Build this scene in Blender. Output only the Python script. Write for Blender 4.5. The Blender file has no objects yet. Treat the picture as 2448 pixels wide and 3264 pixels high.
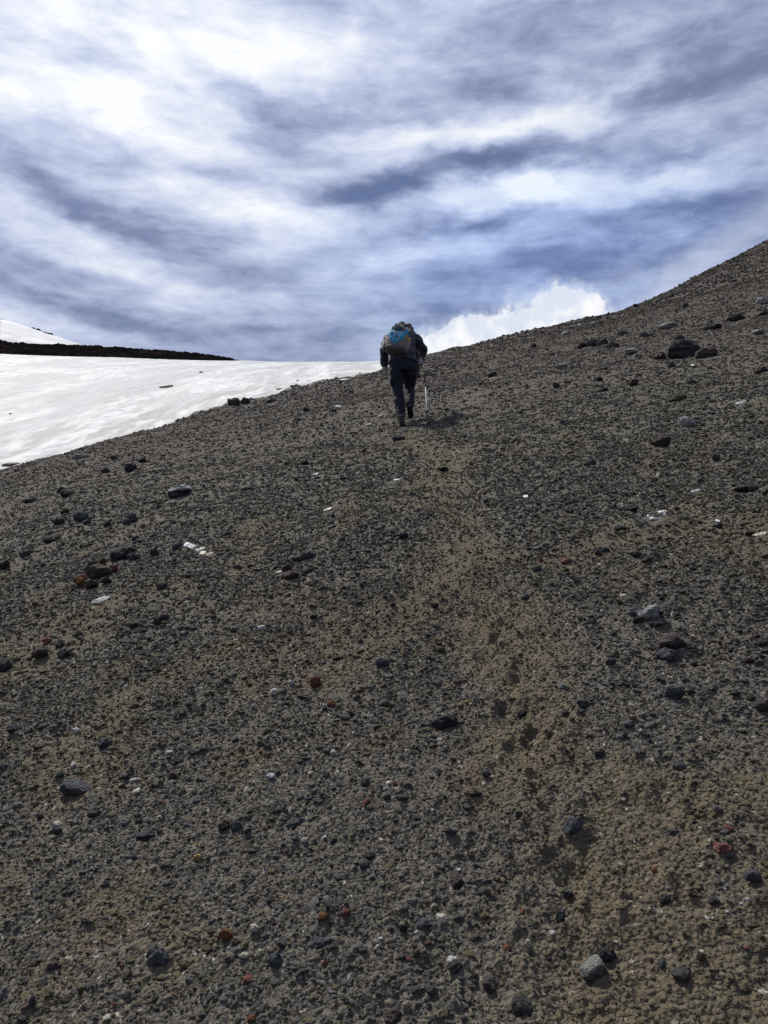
import bpy, bmesh, math, random
import numpy as np
from mathutils import Vector, Matrix, Euler

C = bpy.context.scene
R = math.radians
random.seed(7)
rng = np.random.default_rng(11)

# ------------------------------------------------------------------ camera
PITCH = R(8.0)
CAM_Z = 1.6
FPX = 2637.0                       # focal length in pixels of the 2448 x 3264 photograph
cam_data = bpy.data.cameras.new("camera")
cam = bpy.data.objects.new("camera", cam_data)
C.collection.objects.link(cam)
cam.location = (0, 0, CAM_Z)
cam.rotation_euler = (R(90) + PITCH, 0, 0)
cam_data.sensor_fit = 'VERTICAL'
cam_data.sensor_height = 36.0
cam_data.lens = 18.0 * FPX / 1632.0
cam_data.clip_start = 0.05
cam_data.clip_end = 12000
C.camera = cam

SUN = Vector((-0.775, 0.92, 1.86)).normalized()     # direction towards the sun
SUN_EL = math.asin(SUN.z)
SUN_AZ = math.atan2(SUN.x, SUN.y)

# ------------------------------------------------------------------ view
C.view_settings.view_transform = 'Standard'
C.view_settings.look = 'None'
C.view_settings.gamma = 1
C.view_settings.exposure = 0
C.view_settings.use_curve_mapping = False
try:
    C.cycles.max_bounces = 5
    C.cycles.diffuse_bounces = 2
except Exception:
    pass

def px_ray(X, Y):
    """unit direction of the sight line through photograph pixel X, Y"""
    u = (X - 1224.0) / FPX
    v = (1632.0 - Y) / FPX
    d = Vector((u, math.cos(PITCH) - v * math.sin(PITCH), math.sin(PITCH) + v * math.cos(PITCH)))
    return d.normalized()

def az_t(X, Y):
    d = px_ray(X, Y)
    return math.atan2(d.x, d.y), d.z / math.hypot(d.x, d.y)

# ------------------------------------------------------------------ node helpers
class NT:
    def __init__(s, tree):
        s.t = tree; s.n = tree.nodes; s.l = tree.links
    def new(s, typ, **kw):
        nd = s.n.new(typ)
        for k, v in kw.items(): setattr(nd, k, v)
        return nd
    def put(s, sock, val):
        if isinstance(val, bpy.types.NodeSocket): s.l.new(val, sock)
        elif val is not None:
            if hasattr(sock.default_value, '__len__') and not hasattr(val, '__len__'):
                sock.default_value = [val] * len(sock.default_value)
            else: sock.default_value = val
    def math(s, op, a, b=None, c=None, clamp=False):
        nd = s.new('ShaderNodeMath', operation=op); nd.use_clamp = clamp
        s.put(nd.inputs[0], a)
        if b is not None: s.put(nd.inputs[1], b)
        if c is not None: s.put(nd.inputs[2], c)
        return nd.outputs[0]
    def vmath(s, op, a, b=None, out=0):
        nd = s.new('ShaderNodeVectorMath', operation=op)
        s.put(nd.inputs[0], a)
        if b is not None: s.put(nd.inputs[1], b)
        return nd.outputs[out]
    def noise(s, vec, scale, detail=4, rough=0.5, dist=0.0, col=False, lac=2.0, dims='3D'):
        nd = s.new('ShaderNodeTexNoise'); nd.noise_dimensions = dims
        s.put(nd.inputs['Vector'], vec); nd.inputs['Scale'].default_value = scale
        nd.inputs['Detail'].default_value = detail; nd.inputs['Roughness'].default_value = rough
        nd.inputs['Distortion'].default_value = dist; nd.inputs['Lacunarity'].default_value = lac
        return nd.outputs[1 if col else 0]
    def vor(s, vec, scale, feature='F1', out=0, rand=1.0):
        nd = s.new('ShaderNodeTexVoronoi', feature=feature)
        s.put(nd.inputs['Vector'], vec); nd.inputs['Scale'].default_value = scale
        nd.inputs['Randomness'].default_value = rand
        return nd.outputs[out]
    def mapping(s, vec, loc=(0,0,0), rot=(0,0,0), scale=(1,1,1), typ='POINT'):
        nd = s.new('ShaderNodeMapping', vector_type=typ)
        s.put(nd.inputs[0], vec)
        nd.inputs[1].default_value = loc; nd.inputs[2].default_value = rot; nd.inputs[3].default_value = scale
        return nd.outputs[0]
    def mr(s, v, a, b, c=0.0, d=1.0, smooth=True):
        nd = s.new('ShaderNodeMapRange'); nd.interpolation_type = 'SMOOTHSTEP' if smooth else 'LINEAR'
        s.put(nd.inputs[0], v)
        for i, q in enumerate((a, b, c, d)): nd.inputs[1 + i].default_value = q
        return nd.outputs[0]
    def mix(s, f, a, b, mode='MIX'):
        nd = s.new('ShaderNodeMix', data_type='RGBA', blend_type=mode)
        s.put(nd.inputs[0], f)
        for sock, v in ((nd.inputs[6], a), (nd.inputs[7], b)):
            if isinstance(v, (tuple, list)) and len(v) == 3: v = (*v, 1)
            s.put(sock, v)
        return nd.outputs[2]
    def ramp(s, f, stops, interp='LINEAR'):
        nd = s.new('ShaderNodeValToRGB'); nd.color_ramp.interpolation = interp
        el = nd.color_ramp.elements
        while len(el) < len(stops): el.new(0.5)
        for e, (p, c) in zip(el, stops):
            e.position = p; e.color = (*c, 1) if len(c) == 3 else c
        s.put(nd.inputs[0], f)
        return nd.outputs[0]

# ------------------------------------------------------------------ world
W = bpy.data.worlds.new("World"); C.world = W; W.use_nodes = True
w = NT(W.node_tree); w.n.clear()
_n3 = w.noise
def _n2(*a_, **k_): return NT.noise(w, *a_, dims='2D', **k_)
w.noise = _n2
STRENGTH = 0.1
sky = w.new('ShaderNodeTexSky', sky_type='NISHITA')
sky.sun_disc = False; sky.sun_elevation = SUN_EL; sky.sun_rotation = SUN_AZ
sky.altitude = 2500; sky.air_density = 1.0; sky.dust_density = 0.6; sky.ozone_density = 1.5
tc = w.new('ShaderNodeTexCoord')
D = tc.outputs['Generated']
sep = w.new('ShaderNodeSeparateXYZ'); w.put(sep.inputs[0], D)
az = w.math('ARCTAN2', sep.outputs[0], sep.outputs[1])
el = w.math('ARCSINE', sep.outputs[2])
comb = w.new('ShaderNodeCombineXYZ')
w.put(comb.inputs[0], az); w.put(comb.inputs[1], el)
AE = comb.outputs[0]
# cloud sheet high above: point where the sight line pierces it
zz = w.math('MAXIMUM', w.math('ADD', sep.outputs[2], 0.12), 0.06)
lay = w.vmath('DIVIDE', D, None)
cz = w.new('ShaderNodeCombineXYZ'); w.put(cz.inputs[0], zz); w.put(cz.inputs[1], zz); w.put(cz.inputs[2], 1.0)
w.l.new(cz.outputs[0], lay.node.inputs[1])
LAY = w.mapping(lay, scale=(1, 1, 0))
W.cycles.sampling_method = 'MANUAL'; W.cycles.sample_map_resolution = 256
# warp
wn = w.noise(w.mapping(AE, scale=(1, 2.2, 1)), 5.0, 4, 0.6, col=True)
wv = w.vmath('SUBTRACT', wn, (0.5, 0.5, 0.5))
wn2 = w.noise(w.mapping(AE, scale=(1, 2.0, 1)), 16.0, 4, 0.6, col=True)
wv2 = w.vmath('SUBTRACT', wn2, (0.5, 0.5, 0.5))
AEW = w.vmath('ADD', AE, w.vmath('ADD', w.vmath('MULTIPLY', wv, (0.10, 0.04, 0)), w.vmath('MULTIPLY', wv2, (0.05, 0.022, 0))))

KPX = 1.4756                        # sketch coordinates were noted on a 1659 px wide view
def blob_center(x, y):
    d = px_ray(x * KPX, y * KPX)
    return math.atan2(d.x, d.y), math.asin(d.z)
SOFT = 0.86
def add_blobs(vec, blobs, acc=None):
    turned = {}
    for (x, y, rx, ry, ang, s) in blobs:
        a, e = blob_center(x, y)
        k = 1.0 / 1787.0
        ang = min((-28, -12, -5, 0, 5, 12, 28), key=lambda q_: abs(q_ - ang))
        if ang not in turned: turned[ang] = w.mapping(vec, rot=(0, 0, R(-ang)), scale=(1, 1, 0))
        ca, sa_ = math.cos(R(ang)), math.sin(R(ang))
        ar, er = a * ca + e * sa_, -a * sa_ + e * ca
        kx, ky = 1 / (rx * k * 1.05), 1 / (ry * k * 1.05)
        m = w.vmath('MULTIPLY_ADD', turned[ang], (kx, ky, 1)); m.node.inputs[2].default_value = (-ar * kx, -er * ky, 0)
        L = w.vmath('LENGTH', m, out=1)
        g = w.mr(L, 0.0, 1.65, s * (SOFT if s > 0 else 0.68), 0.0)
        acc = g if acc is None else w.math('ADD', acc, g)
    return acc
BL = [  # bright banks
 (40,30,500,180,0,.44),(600,150,230,65,-6,.38),(330,120,160,60,0,.2),(940,302,260,26,7,.42),(880,350,150,20,6,.3),
 (1150,262,140,42,0,.40),(1180,205,95,28,0,.22),(1040,415,230,34,5,.50),(1260,405,170,34,-4,.42),
 (600,455,170,48,-8,.45),(160,545,260,36,-6,.32),(430,430,180,34,-14,.25),(400,650,260,30,0,.25),(700,530,240,40,3,.32),
 (960,545,180,30,5,.24),(1320,290,150,30,3,.35),(1340,180,65,26,20,.30),(1500,392,170,28,-3,.35),(1480,500,130,25,3,.2),
 (480,350,240,34,-6,.30),(780,600,220,30,6,.2),(1560,235,140,34,10,.25),(90,700,190,40,-4,.3),(300,245,180,40,-12,.2),
 (1300,130,170,32,8,.14),(60,220,160,60,0,.15),(780,90,160,60,0,.22),(1540,30,160,40,0,.08),
 # gaps and shaded undersides
 (225,118,125,36,-6,-.50),(490,185,110,26,-28,-.32),(620,242,140,24,-6,-.34),(830,215,220,40,0,-.30),
 (850,388,190,28,9,-.55),(760,432,90,24,6,-.40),(1185,338,190,30,0,-.62),(1060,335,80,12,0,-.2),
 (230,475,190,34,-10,-.50),(140,285,150,42,-4,-.34),(60,350,120,36,-5,-.25),(560,392,150,22,-4,-.34),
 (1010,490,170,24,5,-.38),(1080,575,230,40,0,-.32),(1250,570,130,36,0,-.25),(880,690,420,34,0,-.22),(500,722,260,22,0,-.24),
 (1350,240,70,36,15,-.30),(1240,215,34,24,0,-.25),(1300,165,40,20,0,-.22),(1370,110,240,40,5,-.2),(1110,70,240,34,0,-.2),
 (1470,330,160,22,4,-.34),(200,600,170,18,-4,-.30),(260,690,140,20,-3,-.24),(620,610,170,20,0,-.24),(1500,440,150,22,0,-.25),
 (1600,150,140,60,0,-.2),(110,655,200,34,0,-.28),(60,640,90,26,0,-.1),(1420,560,220,50,12,-.12),(940,140,160,50,0,-.1),(1580,360,120,20,0,-.15),
]
acc = add_blobs(AEW, BL)
# fibres of the sheet, drawn out along the wind
L1 = w.mapping(AE, rot=(0, 0, R(5)), scale=(1.0, 2.6, 1))
n1 = w.noise(L1, 5.5, 6, 0.55, 0.15)
L2 = w.mapping(AE, loc=(3.1, 1.7, 0), rot=(0, 0, R(-9)), scale=(1.0, 3.4, 1))
n2 = w.noise(L2, 13.0, 6, 0.62, 0.25)
n3 = w.noise(w.mapping(LAY, rot=(0,0,R(20)), scale=(0.7, 2.0, 1)), 8.0, 6, 0.66, 0.25)
dens = w.math('MULTIPLY_ADD', w.math('SUBTRACT', n1, 0.5), 0.85, 0.50)
dens = w.math('MULTIPLY_ADD', w.math('SUBTRACT', n2, 0.5), 0.55, dens)
dens = w.math('MULTIPLY_ADD', w.math('SUBTRACT', n3, 0.5), 0.30, dens)
dens = w.math('ADD', dens, acc)
# nearness to the sun
dsun = w.vmath('DOT_PRODUCT', D, tuple(SUN), out=1)
glow = w.mr(dsun, 0.72, 0.97, 0.0, 1.0)
glow2 = w.mr(dsun, -0.2, 0.9, 0.0, 1.0, smooth=False)
dens = w.math('MULTIPLY_ADD', glow, 0.22, dens)
cover = w.mr(dens, -0.05, 0.30, 0.72, 1.0)
ccol = w.ramp(w.math('MULTIPLY', dens, 0.90), [(0.0, (0.140, 0.175, 0.300)), (0.25, (0.235, 0.285, 0.455)), (0.45, (0.385, 0.445, 0.64)),
                     (0.66, (0.57, 0.635, 0.82)), (0.88, (0.80, 0.84, 0.94)), (1.0, (0.94, 0.955, 1.0))])
ccol = w.vmath('SCALE', ccol, None); w.put(ccol.node.inputs[3], w.math('MULTIPLY', w.mr(glow2, 0.0, 1.0, 0.60, 1.05, smooth=False), 1.0 / STRENGTH))
tintb = add_blobs(AE, [(1250,560,520,170,0,1.0)])
ccol = w.mix(tintb, ccol, w.vmath('MULTIPLY', ccol, (0.80, 0.95, 1.14)))
skyc = w.vmath('MULTIPLY', sky.outputs[0], (1.0, 1.0, 1.1))
base = w.mix(cover, skyc, ccol)
# cumulus rising behind the ridge
AEC = w.vmath('ADD', AE, w.vmath('ADD', w.vmath('MULTIPLY', w.vmath('SUBTRACT', w.noise(AE, 26.0, 6, 0.62, col=True), (.5,.5,.5)), (0.030, 0.030, 0)),
      w.vmath('MULTIPLY', w.vmath('SUBTRACT', w.noise(AE, 70.0, 4, 0.6, col=True), (.5,.5,.5)), (0.009, 0.009, 0))))
cu = add_blobs(AEC, [(965,745,70,46,0,.8),(1060,722,80,50,0,.8),(1150,690,70,48,10,.8),(1215,665,55,52,0,.9),(1262,668,44,36,-10,.65),
                     (1150,760,220,60,8,.9),(1120,650,22,14,0,.35),(1290,700,80,40,0,.5),(1010,705,60,34,0,.5),(940,740,50,30,0,.5),(1215,622,40,20,0,.35)])
pv = w.vmath('ADD', AE, w.vmath('MULTIPLY', w.vmath('SUBTRACT', w.noise(AE, 40.0, 3, 0.5, col=True), (.5,.5,.5)), (0.020, 0.020, 0)))
puff = w.math('SUBTRACT', 0.5, w.vor(pv, 42.0)); puff2 = w.math('SUBTRACT', 0.5, w.vor(pv, 95.0))
cu = w.math('MULTIPLY_ADD', puff, 0.42, cu); cu = w.math('MULTIPLY_ADD', puff2, 0.20, cu)
cum = w.mr(cu, 0.40, 0.70)
cusoft = w.mr(cu, 0.10, 0.6, 0.0, 0.35)
cshade = w.noise(AE, 22.0, 5, 0.6)
cucol = w.mix(w.math('MULTIPLY', w.mr(w.math('MULTIPLY_ADD', puff, 0.35, cshade), 0.40, 0.75), 1.0), (0.72, 0.78, 0.90), (0.98, 0.98, 1.0))
cucol = w.vmath('SCALE', cucol, None); cucol.node.inputs[3].default_value = 1.0 / STRENGTH
wisp = add_blobs(AEW, [(1560,560,190,34,28,.55),(1400,640,140,30,24,.4),(1330,600,90,24,10,.2)])
base = w.mix(w.math('MULTIPLY', wisp, 0.9, clamp=True), base, tuple(q_ / STRENGTH for q_ in (0.70, 0.76, 0.92)))
base = w.mix(w.math('MAXIMUM', cum, cusoft), base, cucol)
bg = w.new('ShaderNodeBackground'); w.put(bg.inputs[0], base); bg.inputs[1].default_value = STRENGTH
wo = w.new('ShaderNodeOutputWorld'); w.l.new(bg.outputs[0], wo.inputs[0])

# ------------------------------------------------------------------ sun
sd = bpy.data.lights.new("sun", 'SUN'); sd.energy = 4.7; sd.angle = R(0.53); sd.color = (1.0, 0.955, 0.88)
so = bpy.data.objects.new("sun", sd); C.collection.objects.link(so)
so.rotation_euler = (-SUN).to_track_quat('-Z', 'Y').to_euler(); so.location = (-20, 20, 60)

# ------------------------------------------------------------------ numpy noise
def _hash(ix, iy, seed):
    h = (ix.astype(np.int64) * 374761393 + iy.astype(np.int64) * 668265263 + seed * 974634777) & 0xFFFFFFFF
    h = ((h ^ (h >> 13)) * 1274126177) & 0xFFFFFFFF
    return ((h ^ (h >> 16)) & 0xFFFF) / 65535.0
def vnoise(x, y, seed=0):
    ix = np.floor(x); iy = np.floor(y); fx = x - ix; fy = y - iy
    ix = ix.astype(np.int64); iy = iy.astype(np.int64)
    def g(dx, dy):
        a = _hash(ix + dx, iy + dy, seed) * 6.2831853
        return np.cos(a) * (fx - dx) + np.sin(a) * (fy - dy)
    u = fx * fx * fx * (fx * (fx * 6 - 15) + 10); v = fy * fy * fy * (fy * (fy * 6 - 15) + 10)
    a = g(0, 0) * (1 - u) + g(1, 0) * u; b = g(0, 1) * (1 - u) + g(1, 1) * u
    return (a * (1 - v) + b * v) * 1.5
def fbm(x, y, o=3, seed=0, gain=0.5):
    s = 0; a = 1.0
    for i in range(o):
        s = s + a * vnoise(x * 2 ** i, y * 2 ** i, seed + i * 17); a *= gain
    return s
def sstep(a, b, x):
    t = np.clip((x - a) / (b - a), 0, 1); return t * t * (3 - 2 * t)

# ------------------------------------------------------------------ terrain
SY, SX = 0.374, 0.20
# lip of the gravel towards the snow (seen against it), photograph pixels
lip = [(0,1507),(159,1457),(309,1417),(400,1396),(530,1362),(622,1328),(733,1293),(787,1281),(845,1265),(890,1254),(931,1232),
       (989,1226),(1044,1207),(1116,1205),(1181,1194),(1217,1182)]
crest = [(1300,1158),(1369,1133),(1487,1106),(1598,1082),(1694,1057),(1771,1039),(1895,1012),(1992,986),(2054,964),(2130,929),(2234,877),(2338,826),(2448,765)]
tA, tT, tR = [], [], []
for X, Y in lip:
    a, t = az_t(X, Y)
    r = CAM_Z / (SY * math.cos(a) + SX * math.sin(a) - t)
    tA.append(a); tT.append(t); tR.append(r)
cr = [31,33,38,42,45,47,50,53,55,57,60,63,66]
for (X, Y), r in zip(crest, cr):
    a, t = az_t(X, Y); tA.append(a); tT.append(t); tR.append(r)
tA += [R(33), R(45), R(62)]; tT += [tT[-1] + 0.075, tT[-1] + 0.16, tT[-1] + 0.20]; tR += [70, 76, 80]
tA = [R(-62), R(-40)] + tA
tT = [0.0, 0.13] + tT
tR = [CAM_Z / (SY * math.cos(R(-62)) + SX * math.sin(R(-62)) - 0.0) * 0 + 12, 14.5] + tR
tA = np.array(tA); tT = np.array(tT); tR = np.array(tR)
for _ in range(2):
    tR[3:17] = (tR[2:16] + 2 * tR[3:17] + tR[4:18]) / 4
for k in (0, 1):        # off to the left the ground simply follows the slope
    tT[k] = SY * math.cos(tA[k]) + SX * math.sin(tA[k]) - CAM_Z / tR[k]

# foot trail, photograph pixels
TRAIL = [(1290,1372),(1380,1450),(1420,1540),(1430,1640),(1460,1740),(1500,1850),(1560,1960),(1620,2080),(1650,2220),(1700,2380),(1780,2560),(1830,2760),(1850,3000),(1880,3264)]
def plane_pt(X, Y):
    a, t = az_t(X, Y)
    r = CAM_Z / (SY * math.cos(a) + SX * math.sin(a) - t)
    return r * math.sin(a), r * math.cos(a)
trail_w = np.array([plane_pt(*p) for p in TRAIL])
def dist_poly(x, y, P):
    d = np.full(np.shape(x), 1e9)
    for (ax, ay), (bx, by) in zip(P[:-1], P[1:]):
        vx, vy = bx - ax, by - ay
        tt = np.clip(((x - ax) * vx + (y - ay) * vy) / (vx * vx + vy * vy + 1e-9), 0, 1)
        d = np.minimum(d, np.hypot(x - ax - tt * vx, y - ay - tt * vy))
    return d
def trail_mask(x, y):
    d = dist_poly(x, y, trail_w)
    wd = 0.26 + 0.14 * fbm(x * 1.1, y * 1.1, 2, 91)
    m = np.exp(-(d / np.maximum(wd, 0.1)) ** 2)
    return np.where(y < 14.5, m, m * np.exp(-(np.maximum(y, 14.5) - 14.5)))
def soil_mask(x, y):
    """where fine soil lies bare between the stones"""
    n = fbm(x * 0.55 + 3.3, y * 0.40, 4, 55, 0.55)
    n2 = fbm(x * 2.2, y * 1.5, 3, 77)
    return np.clip(0.18 * trail_mask(x, y) + sstep(-0.12, 0.42, n * 0.62 + 0.62 * n2 + 0.42 * trail_mask(x, y) - 0.05) * 0.85, 0, 1)

def H_smooth(x, y):
    x = np.asarray(x, float); y = np.asarray(y, float)
    r = np.hypot(x, y); a = np.arctan2(x, y)
    re = np.where(r > 110, 110 + (r - 110) * 0.25, r)
    k = np.where(r > 1e-6, re / np.maximum(r, 1e-6), 1)
    z = SY * y * k + SX * x * k
    af = np.clip(a, tA[0], tA[-1])
    Rc = np.interp(af, tA, tR); Tc = np.interp(af, tA, tT)
    zc = SY * Rc * np.cos(af) + SX * Rc * np.sin(af)
    dz = (Tc * Rc + CAM_Z) - zc
    fade = 1 - sstep(R(62), R(95), np.abs(a))
    wgt = sstep(0.25, 1.0, r / Rc) ** 1.3
    z = z + dz * wgt * fade
    L = np.interp(af, [R(-20), R(0), R(8)], [2.5, 2.5, 9.0])
    q = np.maximum(re - Rc - np.where(af < 0, 0.4, 0.0), 0)
    z = z - 0.62 * (np.sqrt(q * q + L * L) - L) * fade
    return z

STEPS = []        # footprints: x, y, angle, depth
for X, Y, dpt in [(1565,1935,.035),(1620,1985,.05),(1600,1960,.04),(1640,2290,.03),(1560,1905,.03),(1690,2400,.055),(1655,2190,.05),(1735,2270,.04),(1500,1870,.03),
                  (1480,1800,.03),(1430,1700,.03),(1470,1640,.025),(1400,1580,.025),(1440,1520,.02),(1905,2570,.045),(1890,2440,.03),(1640,2085,.045),(1580,2050,.04),
                  (1780,2540,.03),(1340,1760,.025),(1390,1880,.03),(1290,1900,.03),(2200,2560,.04),(1740,2330,.04),(1960,2640,.03),(1310,1640,.02),(1860,2860,.035),(2130,2900,.02),
                  (1300,1840,.025),(1530,2100,.03),(1790,2150,.03),(1360,1440,.02),(1400,1395,.02)]:
    px_, py_ = plane_pt(X, Y)
    STEPS.append((px_, py_, random.uniform(-.5, .5), dpt))
for _k in range(110):
    _i = random.randrange(len(trail_w) - 1); _t = random.random(); _p = trail_w[_i] * (1 - _t) + trail_w[_i + 1] * _t
    STEPS.append((_p[0] + random.gauss(0, .16), _p[1] + random.gauss(0, .1), random.uniform(-.9, .9), random.uniform(.014, .034)))
SCARPS = [[(366,1449),(458,1422)],[(511,1393),(569,1383),(610,1368)],[(656,1354),(723,1338),(800,1313)],[(60,1515),(180,1480)],[(930,1262),(1010,1245)],[(120,1545),(330,1490)]]
SB = (min(q_[0] for q_ in STEPS) - .5, max(q_[0] for q_ in STEPS) + .5, min(q_[1] for q_ in STEPS) - .5, max(q_[1] for q_ in STEPS) + .5)
scarp_w = [np.array([plane_pt(*p) for p in s]) for s in SCARPS]

def H(x, y, detail=None):
    """ground height with relief; detail = local sampling distance in metres"""
    x = np.asarray(x, float); y = np.asarray(y, float)
    r = np.hypot(x, y)
    if detail is None: detail = 0.0 * r + 0.004
    z = H_smooth(x, y)
    near = 1 - sstep(70, 140, r)
    def amp(wl): return 1 - sstep(0.25, 0.6, detail / wl)
    z = z + near * 0.16 * vnoise(x / 4.5, y / 4.5, 3) * sstep(4, 14, r)
    z = z + near * 0.05 * vnoise(x / 1.4, y / 1.4, 5)
    z = z + near * 0.030 * vnoise(x / 0.55, y / 0.45, 8)
    rg = 1 - np.abs(vnoise(x / 0.22, y / 0.17, 12)) * 2
    z = z + near * 0.016 * rg * amp(0.2)
    soil = soil_mask(x, y)
    rough = 1.15 - 0.35 * soil
    z = z + near * 0.014 * vnoise(x / 0.085, y / 0.075, 21) * amp(0.08) * rough
    z = z + near * 0.0075 * np.abs(vnoise(x / 0.036, y / 0.034, 31)) * amp(0.035) * rough * 1.6
    z = z + near * 0.0055 * np.abs(vnoise(x / 0.018, y / 0.018, 41)) * amp(0.016) * 1.6
    z = z + near * (r > 12) * 0.05 * vnoise(x / 0.35, y / 0.35, 61) * sstep(12, 30, r) * amp(0.3)
    tm = trail_mask(x, y)
    z = z - 0.02 * tm
    shp = z.shape
    z = np.ascontiguousarray(z).reshape(-1); xf = np.broadcast_to(x, shp).reshape(-1); yf = np.broadcast_to(y, shp).reshape(-1)
    sub = np.nonzero((xf > SB[0]) & (xf < SB[1]) & (yf > SB[2]) & (yf < SB[3]))[0]
    if len(sub):
        sub = sub[np.argsort(yf[sub], kind='stable')]; ys = yf[sub]
        for (fx, fy, fa, dp) in STEPS:
            a0, a1 = np.searchsorted(ys, (fy - 0.45, fy + 0.45))
            if a1 <= a0: continue
            ii = sub[a0:a1]; ii = ii[np.abs(xf[ii] - fx) < 0.45]
            if not len(ii): continue
            X_ = xf[ii]; Y_ = yf[ii]; dx = X_ - fx; dy = Y_ - fy
            ca, sa = math.cos(fa), math.sin(fa)
            ex = (dx * ca + dy * sa) / 0.07; ey = (-dx * sa + dy * ca) / 0.15
            q = np.sqrt(ex * ex + ey * ey) + 0.45 * vnoise(X_ / 0.07, Y_ / 0.07, 99)
            z[ii] += -0.24 * dp * (1 - sstep(0.35, 1.3, q)) + dp * 0.26 * np.exp(-((q - 1.35) / 0.25) ** 2)
    z = z.reshape(shp)
    for S in scarp_w:
        m = (x > S[:, 0].min() - 1) & (x < S[:, 0].max() + 1) & (y > S[:, 1].min() - 1.5) & (y < S[:, 1].max() + 1.5)
        if not np.any(m): continue
        d = dist_poly(x, y, S) + 0.12 * vnoise(x / 0.5, y / 0.5, 13)
        z = z - 0.13 * np.exp(-(d / 0.20) ** 2)
    return z

def ground_at(X, Y, smooth=False):
    """world point where the sight line through pixel X, Y meets the ground"""
    d = px_ray(X, Y)
    rs = np.concatenate([np.arange(1.2, 20, 0.02), np.arange(20, 90, 0.05)])
    px = d.x * rs; py = d.y * rs; pz = CAM_Z + d.z * rs
    g = H_smooth(px, py)
    hit = np.nonzero(pz < g + 0.02)[0]
    if len(hit):
        i = hit[0]; r0 = max(rs[i] - 2.5 - rs[i] * .08, 1.2); rs = np.arange(r0, rs[i] + 2.0 + rs[i] * .08, 0.012)
        px = d.x * rs; py = d.y * rs; pz = CAM_Z + d.z * rs; g = H(px, py)
        hit = np.nonzero(pz < g)[0]
        if not len(hit): hit = [int(np.argmin(pz - g))]
    i = hit[0] if len(hit) else len(rs) - 1
    return Vector((px[i], py[i], float(g[i])))

# ------------------------------------------------------------------ materials
def new_mat(name):
    m = bpy.data.materials.new(name); m.use_nodes = True
    n = NT(m.node_tree); n.n.clear()
    b = n.new('ShaderNodeBsdfPrincipled'); o = n.new('ShaderNodeOutputMaterial')
    n.l.new(b.outputs[0], o.inputs[0])
    return m, n, b
def attr(n, name, typ='GEOMETRY', out='Fac'):
    a = n.new('ShaderNodeAttribute'); a.attribute_name = name; a.attribute_type = typ
    return a.outputs[out]
def bump(n, b, h, strength, dist):
    bp = n.new('ShaderNodeBump'); n.put(bp.inputs['Height'], h)
    bp.inputs['Strength'].default_value = strength; bp.inputs['Distance'].default_value = dist
    n.l.new(bp.outputs[0], b.inputs['Normal'])

def mat_ground():
    m, n, b = new_mat("volcanic_gravel")
    geo = n.new('ShaderNodeNewGeometry'); P = geo.outputs['Position']
    soil = attr(n, 'soil'); trail = attr(n, 'trail')
    big = n.noise(P, 0.35, 4, 0.6); mid = n.noise(P, 2.3, 4, 0.6); fine = n.noise(P, 30, 4, 0.65); vf = n.noise(P, 140, 3, 0.6)
    v1 = n.vor(P, 55, out=1); v2 = n.vor(n.vmath('ADD', P, n.vmath('MULTIPLY', n.noise(P, 60, 2, .5, col=True), (.02,.02,.02))), 85, out=1)
    v1s = n.new('ShaderNodeSeparateColor'); n.put(v1s.inputs[0], v1)
    v2s = n.new('ShaderNodeSeparateColor'); n.put(v2s.inputs[0], v2)
    dark = n.mix(v1s.outputs[0], (0.066, 0.066, 0.057), (0.136, 0.129, 0.104))
    olive = n.mix(n.mr(mid, .35, .65), (0.122, 0.101, 0.053), (0.126, 0.098, 0.060))
    olive = n.mix(n.mr(fine, .3, .7), n.mix(0.5, olive, (0.045, 0.042, 0.032)), olive)
    olive = n.mix(n.mr(n.noise(P, 1.1, 3, 0.6), .56, .70, 0, .5), olive, (0.112, 0.072, 0.050))
    f = n.math('ADD', n.math('MULTIPLY', soil, 0.9), n.math('MULTIPLY', n.math('SUBTRACT', fine, 0.42), 1.9), clamp=True)
    col = n.mix(f, dark, olive)
    # grit
    col = n.mix(n.mr(v2s.outputs[0], 0.82, 0.86, 0, .5), col, (0.19, 0.17, 0.12))
    col = n.mix(n.mr(v2s.outputs[1], 0.76, 0.82, 0, .5), col, (0.03, 0.03, 0.028))
    col = n.mix(n.mr(v2s.outputs[2], 0.985, 0.99, 0, .8), col, (0.45, 0.42, 0.36))
    col = n.mix(n.math('MULTIPLY', n.mr(big, .40, .62), 0.28), col, (0.080, 0.062, 0.054))
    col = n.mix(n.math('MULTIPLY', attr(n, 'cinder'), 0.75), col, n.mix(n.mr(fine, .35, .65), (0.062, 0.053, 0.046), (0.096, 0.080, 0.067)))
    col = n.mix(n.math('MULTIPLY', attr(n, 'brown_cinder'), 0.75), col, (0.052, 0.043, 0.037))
    col = n.mix(n.math('MULTIPLY', trail, 0.45), col, n.mix(fine, (0.092, 0.073, 0.045), (0.140, 0.112, 0.070)))
    n.put(b.inputs['Base Color'], col); b.inputs['Roughness'].default_value = 0.93
    b.inputs['Specular IOR Level'].default_value = 0.25
    h = n.math('ADD', n.math('MULTIPLY', fine, 1.0), n.math('ADD', n.math('MULTIPLY', vf, 0.35), n.math('MULTIPLY', n.vor(P, 75), -0.6)))
    bump(n, b, h, 1.0, 0.020)
    return m

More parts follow.
